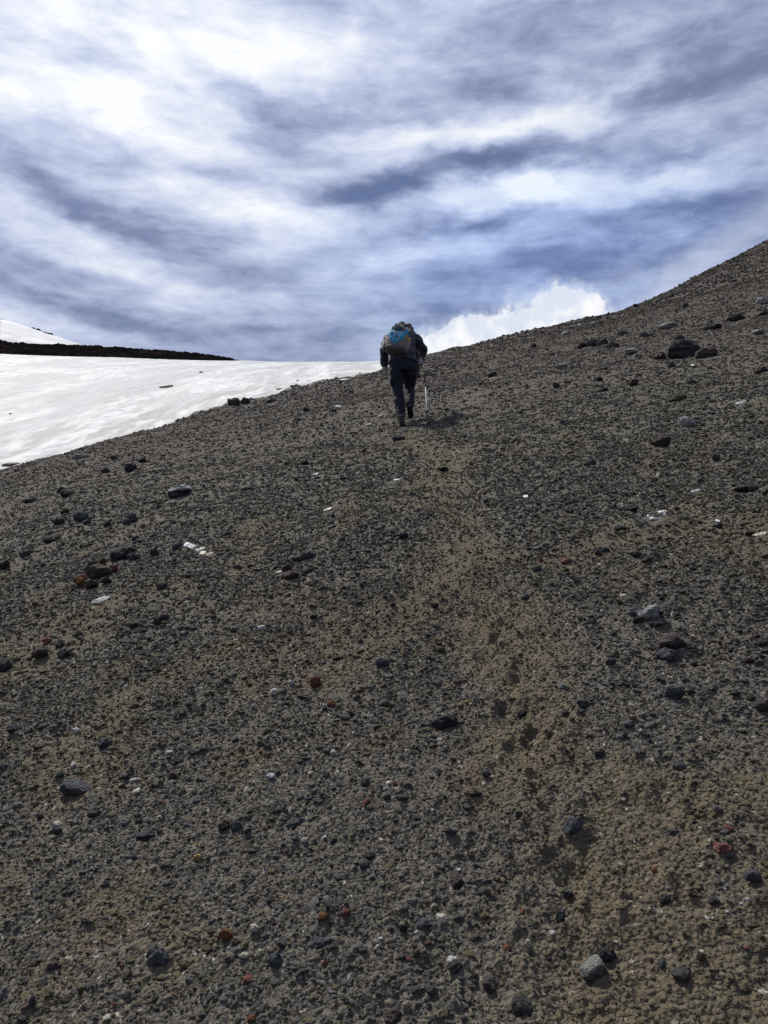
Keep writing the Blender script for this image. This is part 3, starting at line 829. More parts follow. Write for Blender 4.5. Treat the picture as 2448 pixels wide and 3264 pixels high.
 (1660,3222,56,64,'dark','rock','dark boulder at the bottom edge right of centre'),
 (1789,2925,36,44,'dark','rock','dark upright rock in a shallow hollow'),
 (1809,2862,38,26,'dark','rock','dark stone above the dark upright rock'),
 (1763,2995,18,10,'white','flat','pale flake left of the black rock'),
 # lower left
 (228,2520,88,62,'blue','block','large flat topped dark block in the left foreground'),
 (333,2372,46,36,'grey','rock','grey rock up right of the large flat topped block'),
 (190,2473,26,20,'dark','rock','dark stone behind the large flat topped block'),
 (548,2480,32,26,'purple','rock','dark purple stone right of the large flat topped block'),
 (748,2640,40,32,'blue','rock','pale blue grey rock left of centre'),
 (716,2638,38,34,'brown','rock','brown rock touching the pale blue grey rock'),
 (177,2634,30,14,'cream','rock','cream stone sitting on dark gravel below the flat topped block'),
 (178,2652,38,24,'dark','rock','dark stone under the cream stone'),
 (241,2337,20,13,'white','rock','round white pebble above the large flat topped block'),
 (233,2443,14,14,'white','rock','white pebble just above the flat topped block'),
 (430,2490,24,9,'white','flat','long white pebble right of the flat topped block'),
 (433,2532,19,15,'white','flat','curved white flake below the long white pebble'),
 (538,2403,14,7,'white','rock','small white pebble up right of the long white pebble'),
 (402,2191,10,8,'white','rock','tiny white pebble high in the left foreground'),
 (338,2175,18,8,'tan','flat','orange white flake high in the left foreground'),
 (456,2668,54,26,'blue','rock','dark bluish low rock in the left foreground'),
 (38,2334,30,24,'dark','rock','dark stone near the left edge of the foreground'),
 (292,2596,36,20,'dark','rock','dark wide stone below the flat topped block'),
 (628,2694,15,8,'yellow','flat','yellow flake below the brown rock'),
 (830,2403,14,11,'rust','rock','small orange pebble left of centre'),
 (124,2610,22,20,'dark','rock','dark round stone left of the cream stone'),
 # centre foreground
 (1004,2180,36,38,'red','rock','dark red scoria stone left of the trail'),
 (929,2184,13,14,'white','rock','white pebble beside the dark red scoria stone'),
 (873,2212,20,14,'white','rock','larger white pebble left of the dark red scoria stone'),
 (1412,2309,72,48,'black','rock','rough black boulder in the centre of the slope'),
 (1052,2245,24,16,'rust','rock','orange brown pebble below the dark red scoria stone'),
 (1489,2246,17,11,'yellow','rock','yellow pebble right of the rough black boulder'),
 (1501,2250,9,6,'cream','rock','pale chip touching the yellow pebble'),
 (1403,2361,14,8,'white','rock','white chip under the rough black boulder'),
 (1554,2471,30,22,'grey','rock','smooth light grey stone on the trail edge'),
 (1513,2536,40,22,'purple','rock','maroon stone below the smooth light grey stone'),
 (1436,2662,40,26,'grey','flat','grey flat stone in the centre foreground'),
 (1168,2568,28,26,'red','rock','bright red scoria stone in the centre'),
 (1233,2546,26,18,'purple','rock','dark red stone right of the bright red scoria'),
 (1260,2502,16,15,'rust','rock','rust pebble next to a white sliver'),
 (1240,2503,14,10,'white','flat','white sliver left of a rust pebble'),
 (1284,2550,30,20,'dark','rock','dark grey stone right of the dark red stone'),
 (951,2625,70,28,'blue','rock','low bluish dark rock left of centre foreground'),
 (1061,2402,14,12,'white','rock','round white pebble left of the black boulder'),
 (862,2481,22,13,'white','rock','white pebble at the left of the centre foreground'),
 (991,2477,16,11,'cream','rock','cream pebble right of a white pebble'),
 (968,2690,15,14,'white','rock','white pebble below the low bluish dark rock'),
 (1034,2683,12,8,'white','flat','white chip right of the white pebble below the bluish rock'),
 (1163,2499,30,22,'dark','rock','dark stone above the bright red scoria stone'),
 (1224,2244,36,22,'blue','rock','dark blue stone cluster head above centre'),
 (1226,2686,15,8,'pale','flat','pale grey chip left of the grey flat stone'),
 (1127,2345,8,7,'white','rock','tiny white pebble left of the black boulder'),
 # bottom left
 (724,2990,42,40,'rust','rock','rusty red rock in the bottom left foreground'),
 (807,2978,24,19,'cream','rock','cream white stone right of the rusty red rock'),
 (776,3060,24,13,'cream','rock','cream stone below the rusty red rock'),
 (789,3131,34,26,'red','rock','orange red stone near the bottom left of centre'),
 (400,3169,22,26,'tan','rock','tan round pebble near the bottom left'),
 (387,3084,15,15,'red','rock','small red pebble left of the bluish grey boulder'),
 (365,3212,16,14,'pink','rock','pinkish pebble below the tan round pebble'),
 (341,3256,20,15,'cream','flat','cream flake at the bottom edge'),
 (494,3062,62,54,'blue','rock','bluish grey boulder in the bottom left foreground'),
 (166,3084,40,28,'purple','rock','dark maroon rock in the bottom left corner area'),
 (428,2735,24,16,'blue','flat','flat blue grey pebble in the left foreground'),
 (630,2737,22,18,'yellow','rock','yellow stone above the rusty red rock'),
 (489,2776,16,13,'tan','rock','dull tan pebble right of the flat blue grey pebble'),
 (771,2855,19,14,'blue','flat','flat pale blue pebble above the rusty red rock'),
 (740,2864,14,11,'tan','rock','tan pebble left of the flat pale blue pebble'),
 (597,2915,14,11,'tan','rock','peach pebble left above the rusty red rock'),
 (799,3254,28,22,'rust','rock','dark rust stone at the bottom edge'),
 (335,2828,24,14,'grey','rock','grey pebble left of the dull tan pebble'),
 (729,3031,9,8,'white','rock','round white pebble just below the rusty red rock'),
 (650,3058,9,6,'white','rock','white chip right of the bluish grey boulder'),
 # bottom centre
 (1460,2820,46,44,'purple','rock','dark purple rock above the cream white boulder'),
 (1407,2934,34,25,'cream','rock','cream white stone, brightest in the centre foreground'),
 (1385,2896,22,17,'tan','rock','tan pebble above the brightest cream stone'),
 (1105,2922,28,30,'red','rock','red scoria stone in the bottom centre'),
 (1031,2930,32,24,'rust','rock','brownish red stone left of the red scoria stone'),
 (1036,3079,20,24,'red','rock','red stone with a pale tip in the bottom centre'),
 (1443,3064,32,18,'white','rock','bright white stone on top of a dark rock'),
 (1453,3088,44,34,'dark','rock','dark rock under the bright white stone'),
 (1296,3222,24,27,'tan','rock','peach coloured stone near the bottom centre'),
 (1556,3153,44,48,'purple','rock','dark maroon rock at the bottom right of centre'),
 (1286,2962,27,24,'black','rock','black stone left of the dark teal stone'),
 (1349,2951,40,34,'blue','rock','dark teal stone left of the brightest cream stone'),
 (1016,3014,54,38,'blue','rock','blue grey rock below the brownish red stone'),
 (1508,2987,10,12,'red','rock','tiny red pebble right of the brightest cream stone'),
 (1209,2926,18,10,'grey','flat','flat grey pebble right of the red scoria stone'),
 (1518,2713,15,12,'pale','rock','pale grey wedge stone above centre'),
 (1250,3245,60,40,'purple','rock','dark purple rock cut by the bottom edge'),
 (879,3082,60,40,'blue','rock','bluish rock between the orange red stone and the red tipped stone'),
 (1160,2764,36,26,'grey','rock','grey rock with a dark one behind it'),
 (1181,2738,34,30,'black','rock','dark rock just behind the grey rock'),
 (1376,3178,36,28,'dark','rock','dark stone right above the peach coloured stone'),
 (1212,3010,11,7,'white','rock','white pebble in the middle of the bottom foreground'),
 (1330,2977,10,10,'white','rock','white pebble below the dark teal stone'),
 (1462,2780,12,6,'white','flat','white sliver above the dark purple rock'),
]
SHAPES = {'rock': [], 'flat': [], 'block': []}
def depth_of(p):
    return p.y * math.cos(PITCH) + (p.z - CAM_Z) * math.sin(PITCH)
seen = set(); nrock = 0; CLEAR = []
for (X, Y, w_, h_, mk, shape, label) in ROCKS:
    if mk is None: continue
    assert label not in seen, label
    seen.add(label)
    g = ground_at(X, min(Y + h_ * 0.30, 3262 + 40))
    k = depth_of(g) / FPX
    if mk in ('white', 'cream', 'tan', 'yellow') and w_ < 32: w_ *= 1.25; h_ *= 1.25
    if Y < 1300 and X > 1400 and w_ < 90: w_ *= 0.78; h_ *= 0.78
    w_ *= 1.02; h_ *= 1.02
    ww = w_ * k; hh = h_ * k
    nrock += 1
    small = w_ < 24
    seed = 1000 + nrock
    if shape == 'block':
        me = rock_mesh('lava_rock', 4242, 3, 0.97, 0.05, 1.0); sx, sy, sz = 0.56, 0.50, 0.52
    elif shape == 'flat':
        me = rock_mesh('lava_rock', seed, 2 if small else 3, 0.8, 0.16, 1.0); sx, sy, sz = 0.55, 0.55, 0.42
    else:
        me = rock_mesh('lava_rock', seed, 2 if small else 3, random.uniform(0.55, 0.88), 0.22, 1.0); sx, sy, sz = 0.57, 0.50, 0.60
    nm = 'pebble' if w_ < 26 else ('boulder' if ww > 0.28 else 'lava_rock')
    o = link(nm, me, M[mk])
    o.scale = (ww * sx, min(ww, hh * 1.3) * sy * 1.05, hh * sz)
    tilt = 0.0 if shape == 'block' else 1.0
    o.rotation_euler = (-0.15 + random.uniform(-.2, .2) * tilt, -0.12 * tilt, 0.35 if shape == 'block' else random.uniform(-0.5, 0.5))
    o.location = g + Vector((0, hh * 0.20, hh * 0.25))
    CLEAR.append((o.location.x, o.location.y, ww * 0.46 + 0.001 * g.y))
    tag(o, label, 'pebble' if nm == 'pebble' else 'rock')
    if w_ < 40 and mk in ('white', 'cream'): o.location.z += hh * 0.15; o.rotation_euler.x = 0.5
print('rocks', nrock)

# ------------------------------------------------------------------ wood, bark and other finds
def slab_mesh(name, L, Wd, T, seed, jag=0.12, taper=0.6, segs=14):
    """a splintered flat piece, long in x"""
    rr = random.Random(seed); bm = bmesh.new(); ringsv = []
    for i in range(segs + 1):
        t = i / segs; xx = (t - 0.5) * L
        wv = Wd * 0.5 * (1 - (1 - taper) * abs(2 * t - 1) ** 3) * (1 + rr.uniform(-jag, jag))
        cy = Wd * rr.uniform(-jag, jag) * 0.4; th = T * 0.5 * rr.uniform(0.7, 1.2)
        ringsv.append([bm.verts.new((xx + rr.uniform(-.02, .02) * L, cy + a_ * wv, b_ * th)) for a_, b_ in ((-1,-.6),(-.5,-1),(.5,-1),(1,-.6),(1,.6),(.4,1),(-.4,.9),(-1,.6))])
    for a_, b_ in zip(ringsv[:-1], ringsv[1:]):
        for i in range(8): bm.faces.new((a_[i], a_[(i+1)%8], b_[(i+1)%8], b_[i]))
    bm.faces.new(ringsv[0][::-1]); bm.faces.new(ringsv[-1])
    bmesh.ops.recalc_face_normals(bm, faces=bm.faces)
    me = bpy.data.meshes.new(name); bm.to_mesh(me); bm.free(); return me
def lay_piece(name, X, Y, wpx, hpx, ang, mk, label, cat, T=0.15, lift=0.3, seed=1, yaw=None, taper=0.6):
    g = ground_at(X, Y); k = depth_of(g) / FPX
    L = wpx * k; Wd = hpx * k * 1.6
    o = link(name, slab_mesh(name, L, Wd, hpx * k * T * 2, seed, taper=taper), M[mk])
    # lie along the slope: long axis turned by ang in the plane facing the viewer
    d1 = Vector((math.cos(R(ang)), 0, math.sin(R(ang))))
    nrm = Vector((-0.2, -0.374 - 0.45, 0.9)).normalized()
    xa = (d1 - nrm * d1.dot(nrm)).normalized(); ya = nrm.cross(xa)
    m = Matrix((xa, ya, nrm)).transposed().to_4x4(); m.translation = g + nrm * (hpx * k * (lift + .25) + .006)
    CLEAR.append((g.x, g.y, L * 0.5))
    o.matrix_world = m
    return tag(o, label, cat)
lay_piece('wood_plank', 607, 1748, 44, 12, -42, 'white', 'short white plank piece, broadest of the scattered pale fragments at left', 'wood', seed=3, taper=0.95)
lay_piece('wood_splinter', 640, 1757, 34, 8, 16, 'white', 'pointed white splinter touching the short white plank', 'wood', seed=4, taper=0.1)
lay_piece('bark_scrap', 649, 1770, 20, 10, -30, 'cream', 'cream bark scrap below the pointed white splinter', 'wood', seed=5)
lay_piece('bark_scrap', 671, 1773, 28, 10, 8, 'tan', 'tan bark scrap at the right end of the white fragments', 'wood', seed=6, taper=0.3)
lay_piece('wood_sliver', 325, 1922, 58, 17, 26, 'pale', 'long pale leaf shaped slab lying on gravel at left', 'wood', seed=7, taper=0.2)
lay_piece('wood_stick', 1047, 1629, 28, 5, 33, 'white', 'thin white stick slanting up to the right', 'stick', seed=8, taper=0.9, lift=0.6)
lay_piece('wood_stick', 1265, 1533, 18, 4, 0, 'white', 'short white stick lying level beside the upper trail', 'stick', seed=9, taper=0.9, lift=0.6)
lay_piece('wood_stick', 1007, 1517, 18, 4, 3, 'white', 'short white stick above the thin slanting one', 'stick', seed=10, taper=0.5, lift=0.6)
lay_piece('wood_stick', 2095, 1522, 22, 6, 75, 'tan', 'upright pale stick on the right slope', 'stick', seed=11, taper=0.9, lift=0.6)
lay_piece('wood_sliver', 2218, 1571, 30, 6, 14, 'white', 'white sliver right of the upright pale stick', 'stick', seed=12, taper=0.4)
lay_piece('white_chip', 1675, 1587, 15, 7, 10, 'white', 'white chip at the right of the upper trail', 'stick', seed=13, taper=0.8)
lay_piece('wood_sliver', 2420, 1710, 44, 8, 12, 'cream', 'cream orange sliver near the right edge', 'wood', seed=14, taper=0.3)
lay_piece('wood_stick', 2362, 1289, 40, 8, 22, 'pale', 'pale weathered stick high on the right slope', 'stick', seed=15, taper=0.5)
lay_piece('wood_sliver', 1572, 1208, 26, 4, 5, 'tan', 'thin tan sliver on the slope right of the pole', 'stick', seed=16, taper=0.5)
lay_piece('white_chip', 889, 1831, 18, 5, 8, 'cream', 'cream chip beside the red chip left of the trail', 'wood', seed=17)
lay_piece('white_chip', 2286, 1674, 9, 9, 60, 'white', 'white chip lying on a dark stone near the right edge', 'stick', seed=18, lift=1.2)
lay_piece('white_chip', 2207, 1168, 10, 6, 20, 'white', 'tiny white chip below the jet black boulder', 'stick', seed=19)
lay_piece('white_chip', 1986, 1906, 18, 5, 5, 'tan', 'tan flake above the grey half of the pale boulder', 'stick', seed=20)
# curved bark ring with a white rim
g = ground_at(2092, 1652); k = depth_of(g) / FPX
root = bpy.data.objects.new('curved_bark', None); C.collection.objects.link(root)
tag(root, 'oval white rimmed bark curl with a brown hollow on the right slope', 'bark')
nrm = Vector((-0.2, -0.80, 0.75)).normalized(); xa = Vector((1, 0, 0.32)); xa = (xa - nrm * xa.dot(nrm)).normalized(); ya = nrm.cross(xa)
mm = Matrix((xa, ya, nrm)).transposed().to_4x4(); mm.translation = g + nrm * 0.02; root.matrix_world = mm
bm = bmesh.new(); NB = 40; rings = []
for rr_, zz_ in ((1.0, -0.1), (1.06, 0.20), (0.98, 0.32), (0.84, 0.30), (0.76, 0.10), (0.72, -0.08)):
    ring = []
    for i in range(NB):
        a = i / NB * 2 * math.pi
        nn = 1 + 0.10 * math.sin(3 * a + 1) + 0.06 * math.sin(7 * a) + 0.04 * math.sin(13 * a + 2)
        th = 1 + (rr_ - 1) * (1 + 0.9 * math.sin(a * 2 + .6))
        ring.append(bm.verts.new((math.cos(a) * 30 * k * nn * th, math.sin(a) * 17 * k * nn * th, zz_ * 15 * k * (1 + .4 * math.sin(5 * a)))))
    rings.append(ring)
for a_, b_ in zip(rings[:-1], rings[1:]):
    for i in range(NB): bm.faces.new((a_[i], a_[(i + 1) % NB], b_[(i + 1) % NB], b_[i]))
bmesh.ops.recalc_face_normals(bm, faces=bm.faces)
me = bpy.data.meshes.new('rim'); bm.to_mesh(me); bm.free(); link('rim', me, M['white'], root)
bm = bmesh.new(); bmesh.ops.create_icosphere(bm, subdivisions=3, radius=1.0)
for v in bm.verts:
    q_ = n3(v.co, 2.0, 3); v.co = Vector((v.co.x * 24 * k, v.co.y * 12.5 * k, v.co.z * 3 * k)) * (1 + .15 * q_)
me = bpy.data.meshes.new('hollow'); bm.to_mesh(me); bm.free(); link('hollow', me, M['brown'], root); CLEAR.append((g.x, g.y, .08))

# things lying on the snow
def snow_at(X, Y):
    d = px_ray(X, Y); a, t = az_t(X, Y)
    rb = float(np.interp(a, tA, tR)); tb = float(np.interp(a, tA, tT)); th = float(np.interp(a, hA, hT))
    z0 = tb * rb + CAM_Z - 0.03; z1 = th * FAR + CAM_Z
    for i in range(4000):
        rr = rb + (FAR - rb) * i / 4000
        qq = i / 4000
        zs = z0 + (z1 - z0) * qq + 0.3 * math.sin(math.pi * qq)
        if CAM_Z + t * rr >= zs and i > 40: pass
        if CAM_Z + t * rr <= zs and i > 1: return Vector((rr * math.sin(a), rr * math.cos(a), zs))
    return Vector((FAR * math.sin(a), FAR * math.cos(a), z1))
dg = bpy.context.evaluated_depsgraph_get()
def snow_cast(X, Y):
    o_ = Vector((0, 0, CAM_Z)); d = px_ray(X, Y)
    hit, loc, nn, idx = snow.ray_cast(o_, d)
    return loc if hit else snow_at(X, Y)
def on_snow(name, X, Y, wpx, hpx, mk, label, cat, seed, ang=0):
    g = snow_cast(X, Y + hpx * .4); k = depth_of(g) / FPX
    me = rock_mesh(name, seed, 2, 0.8, 0.2, 1.0)
    o = link(name, me, M[mk]); o.scale = (wpx * k * .52, wpx * k * .45, max(hpx * k * .5, .02)); o.location = g + Vector((0, 0, hpx * k * .15))
    o.rotation_euler = (-0.3, -R(ang), 0.3)
    if name == 'mud_patch': o.scale.z = 0.035; o.scale.y = wpx * k * .3; o.rotation_euler = (R(20), -R(ang), 0); o.location = g + Vector((0, 0, .01))
    return tag(o, label, cat)
g = snow_cast(530, 1236); k = depth_of(g) / FPX
o = link('driftwood', slab_mesh('driftwood', 44 * k, 11 * k, 6 * k, 33, 0.2, 0.25), M['wood']); o.location = g + Vector((0, 0, 4 * k)); o.rotation_euler = (0.5, -R(11), 0.1)
tag(o, 'grey brown driftwood log lying alone on the snowfield', 'wood')
on_snow('mud_patch', 38, 1474, 72, 13, 'mud', 'brown mud patch on the snow at the left edge', 'mud', 71, 2)
on_snow('stone', 949, 1212, 9, 7, 'dark', 'small dark stone on the snow near its right edge', 'rock', 72)
on_snow('stone', 34, 1318, 12, 4, 'dark', 'tiny dark stone on the snow far left', 'rock', 73)
on_snow('stone', 641, 1186, 14, 4, 'grey', 'faint grey stone high on the snowfield', 'rock', 74)
on_snow('stone', 1147, 1188, 9, 4, 'brown', 'tiny brown stone on the snow near the hiker', 'rock', 75)
on_snow('mud_patch', 893, 1238, 30, 6, 'mud', 'orange brown dirt streak where snow meets the gravel', 'mud', 76, 3)
# leftover scraps of snow on the gravel by the lip
for X, Y, wp, hp, sd_, lb in [(920,1243,26,11,81,'largest leftover snow scrap on the gravel by the snow lip'),(935,1227,32,7,82,'thin snow strip on the gravel above the largest scrap'),
                              (848,1265,16,7,83,'small snow scrap right of the snow edge boulders'),(1098,1209,34,6,84,'long thin snow scrap on the lip near the hiker')]:
    g = ground_at(X, Y + 1); k = depth_of(g) / FPX
    o = link('snow_patch', rock_mesh('snow_patch', sd_, 3, 0.6, 0.25, 1.0), M['farsnow']); o.scale = (wp * k * .52, wp * k * .5, hp * k * .5); o.location = g
    o.rotation_euler = (0.25, -0.15, 0.2); tag(o, lb, 'snow patch')

# ------------------------------------------------------------------ cloth and skin materials
def mat_cloth(name, col, rough=0.85, weave=220, sheen=0.1, var=0.25):
    m, n, b = new_mat(name)
    tc_ = n.new('ShaderNodeTexCoord'); P = tc_.outputs['Object']
    a = n.noise(P, 6, 5, 0.6)
    c = n.mix(n.mr(a, .3, .7), tuple(k * (1 - var) for k in col), tuple(min(k * (1 + var), .95) for k in col))
    n.put(b.inputs['Base Color'], c); b.inputs['Roughness'].default_value = rough
    b.inputs['Specular IOR Level'].default_value = 0.3
    b.inputs['Sheen Weight'].default_value = sheen * 0.3
    h = n.math('ADD', n.noise(n.mapping(P, scale=(1, 1, 2.4)), 11, 5, .6, 1.2), n.math('MULTIPLY', n.noise(P, weave, 2, .5), 0.08))
    bump(n, b, h, 0.8, 0.035)
    return m
M['jacket'] = mat_cloth('dark_jacket', (0.017, 0.020, 0.033), 0.5)
M['trousers'] = mat_cloth('dark_trousers', (0.011, 0.014, 0.024), 0.8)
M['hood'] = mat_cloth('hood_lining', (0.22, 0.205, 0.225), 0.8)
M['glove'] = mat_cloth('grey_glove', (0.36, 0.36, 0.36), 0.9)
M['boot'] = mat_cloth('boot_leather', (0.060, 0.050, 0.045), 0.7)
M['sole'] = mat_cloth('boot_sole', (0.012, 0.012, 0.012), 0.8)
M['cap'] = mat_cloth('dark_cap', (0.022, 0.022, 0.026), 0.8)
M['skin'] = mat_cloth('skin', (0.42, 0.26, 0.19), 0.6, var=.08)
M['teal'] = mat_cloth('teal_nylon', (0.012, 0.27, 0.48), 0.45)
M['deep'] = mat_cloth('deep_blue_mesh', (0.020, 0.062, 0.085), 0.8)
M['packgrey'] = mat_cloth('taupe_nylon', (0.195, 0.175, 0.150), 0.75)
M['packdark'] = mat_cloth('dark_taupe_nylon', (0.085, 0.078, 0.068), 0.75)
M['cord'] = mat_cloth('pale_cord', (0.75, 0.74, 0.60), 0.7, var=.1)
M['orange'] = mat_cloth('orange_cap', (0.75, 0.27, 0.05), 0.5, var=.1)
M['bottle'] = mat_cloth('brown_bottle', (0.30, 0.19, 0.14), 0.4, var=.1)
M['buckle'] = mat_cloth('yellow_webbing', (0.34, 0.28, 0.08), 0.7, var=.1)
M['paleblue'] = mat_cloth('pale_blue_jacket', (0.62, 0.68, 0.78), 0.7)
M['navy'] = mat_cloth('navy_trousers', (0.020, 0.022, 0.034), 0.85)
def mat_metal(name, col, rough=0.35, metal=1.0):
    m, n, b = new_mat(name); b.inputs['Base Color'].default_value = (*col, 1)
    b.inputs['Metallic'].default_value = metal
    tc_ = n.new('ShaderNodeTexCoord'); n.put(b.inputs['Roughness'], n.mr(n.noise(tc_.outputs['Object'], 30, 3), .3, .7, rough - .08, rough + .12))
    return m
M['polewhite'] = mat_metal('white_pole_paint', (0.33, 0.37, 0.42), 0.6, 0.0)
M['poledark'] = mat_metal('dark_pole_paint', (0.02, 0.02, 0.022), 0.75, 0.0)
M['rubber'] = mat_cloth('grip_rubber', (0.018, 0.018, 0.018), 0.8)

# ------------------------------------------------------------------ figure builder
def loft(bm, pts, n=20):
    """pts: (centre, rx, ry[, squash exponent]); rings face along the path; closed ends"""
    P = [Vector(p[0]) for p in pts]; rings = []
    for i, p in enumerate(pts):
        t = (P[min(i + 1, len(P) - 1)] - P[max(i - 1, 0)]).normalized()
        xa = Vector((1, 0, 0)); xa = xa - t * xa.dot(t)
        if xa.length < 0.25: xa = Vector((0, 1, 0)) - t * t.y
        xa.normalize(); ya = t.cross(xa).normalized()
        rings.append([bm.verts.new(P[i] + xa * p[1] * math.cos(a) + ya * p[2] * math.sin(a)) for a in [j / n * 2 * math.pi for j in range(n)]])
    for a_, b_ in zip(rings[:-1], rings[1:]):
        for i in range(n): bm.faces.new((a_[i], a_[(i + 1) % n], b_[(i + 1) % n], b_[i]))
    bm.faces.new(rings[0][::-1]); bm.faces.new(rings[-1])
def ball(bm, c, r, rot=(0, 0, 0), sub=3):
    m = Matrix.Translation(c) @ Euler(rot).to_matrix().to_4x4() @ Matrix.Diagonal((r[0], r[1], r[2], 1))
    bmesh.ops.create_icosphere(bm, subdivisions=sub, radius=1.0, matrix=m)
_tex = {}
def cloth_obj(name, bm, mat, parent, voxel=0.011, wrinkle=0.014, size=0.11, smooth=6):
    bmesh.ops.recalc_face_normals(bm, faces=bm.faces)
    me = bpy.data.meshes.new(name); bm.to_mesh(me); bm.free()
    o = link(name, me, mat, parent)
    if voxel:
        m = o.modifiers.new('remesh', 'REMESH'); m.mode = 'VOXEL'; m.voxel_size = voxel; m.use_smooth_shade = True
        m = o.modifiers.new('smooth', 'SMOOTH'); m.iterations = smooth; m.factor = 0.6
    if wrinkle:
        key = (round(size, 3))
        if key not in _tex:
            t = bpy.data.textures.new('folds', 'CLOUDS'); t.noise_scale = size; t.noise_depth = 3; _tex[key] = t
        m = o.modifiers.new('folds', 'DISPLACE'); m.texture = _tex[key]; m.strength = wrinkle * 2; m.mid_level = 0.5; m.texture_coords = 'LOCAL'
    for p in me.polygons: p.use_smooth = True
    return o
def skin_body(name, joints, edges, parent, mat, root_i=0):
    me = bpy.data.meshes.new(name); me.from_pydata([j[0] for j in joints], edges, [])
    o = link(name, me, mat, parent)
    m = o.modifiers.new('skin', 'SKIN'); m.use_smooth_shade = True
    for i, j in enumerate(joints): me.skin_vertices[0].data[i].radius = (j[1], j[1])
    me.skin_vertices[0].data[root_i].use_root = True
    s = o.modifiers.new('sub', 'SUBSURF'); s.levels = 2; s.render_levels = 2
    return o
def hand(bm_joints, edges, wrist_i, wrist, fwd, side, curl, r=0.0085, up=None):
    """palm and five fingers as chains; fwd along the palm, side towards the little finger, curl = direction fingers bend to"""
    fwd = Vector(fwd).normalized(); side = Vector(side); side = (side - fwd * side.dot(fwd)).normalized(); cu = Vector(curl).normalized()
    J = bm_joints
    def add(p, rr, par):
        J.append((tuple(p), rr)); edges.append((par, len(J) - 1)); return len(J) - 1
    palm = Vector(wrist) + fwd * 0.045; pi = add(palm, 0.024, wrist_i)
    for k_, (off, ln) in enumerate(((-0.030, 0.070), (-0.010, 0.080), (0.010, 0.075), (0.030, 0.060))):
        b0 = Vector(wrist) + fwd * 0.085 + side * off
        i0 = add(b0, 0.012, pi)
        d = (fwd + cu * 0.35).normalized(); p1 = b0 + d * ln * .42; i1 = add(p1, r * 1.05, i0)
        d = (fwd * .5 + cu * 0.9).normalized(); p2 = p1 + d * ln * .33; i2 = add(p2, r, i1)
        d = (fwd * -.15 + cu).normalized(); add(p2 + d * ln * .28, r * .9, i2)
    t0 = Vector(wrist) + fwd * 0.03 - side * 0.030; i0 = add(t0, 0.012, pi)
    p1 = t0 + (fwd * .6 - side * .6 + cu * .5).normalized() * 0.035; i1 = add(p1, 0.0105, i0)
    add(p1 + (fwd * .6 + cu * .8).normalized() * 0.028, 0.009, i1)

def boot(parent, heel, toe, upv, labelled=None):
    """heel and toe are points on the sole line; upv points from sole to ankle"""
    heel = Vector(heel); toe = Vector(toe); f = (toe - heel).normalized(); upv = Vector(upv); upv = (upv - f * upv.dot(f)).normalized(); s = f.cross(upv)
    L = (toe - heel).length
    def frame_obj(name, bm, mat, par, **kw):
        m = Matrix((s, f, upv)).transposed().to_4x4(); m.translation = heel
        bm.transform(m); return cloth_obj(name, bm, mat, par, **kw)
    bm = bmesh.new()
    loft(bm, [((0, -.02, .045), .030, .030), ((0, .0, .05), .040, .042), ((0, L*.35, .05), .042, .045), ((0, L*.62, .042), .048, .036), ((0, L*.86, .036), .044, .030), ((0, L*.98, .03), .026, .02)])
    loft(bm, [((0, .02, .04), .043, .045), ((0, .03, .10), .044, .048), ((0, .035, .15), .046, .050)])
    b = frame_obj('boot', bm, M['boot'], parent, voxel=.008, wrinkle=.003, size=.03, smooth=3)
    bm = bmesh.new(); outline = []
    for j in range(24):
        a = j / 24 * 2 * math.pi; yy = L * .5 - .01 + math.sin(a) * (L * .5 + .02); t = (yy) / L
        wd = .046 - .012 * math.exp(-((t - .42) / .18) ** 2)
        outline.append((math.copysign(abs(math.cos(a)) ** .6, math.cos(a)) * wd, yy))
    lo = [bm.verts.new((x_, y_, 0.0)) for x_, y_ in outline]; hi = [bm.verts.new((x_, y_, .022)) for x_, y_ in outline]
    for j in range(24): bm.faces.new((lo[j], lo[(j+1)%24], hi[(j+1)%24], hi[j]))
    bm.faces.new(lo[::-1]); bm.faces.new(hi)
    for j in range(7):      # lugs
        bmesh.ops.create_cube(bm, size=1, matrix=Matrix.Translation((0, .01 + j * L / 7.2, -.003)) @ Matrix.Diagonal((.055, .014, .010, 1)))
    frame_obj('sole', bm, M['sole'], b, voxel=0, wrinkle=0)
    return b

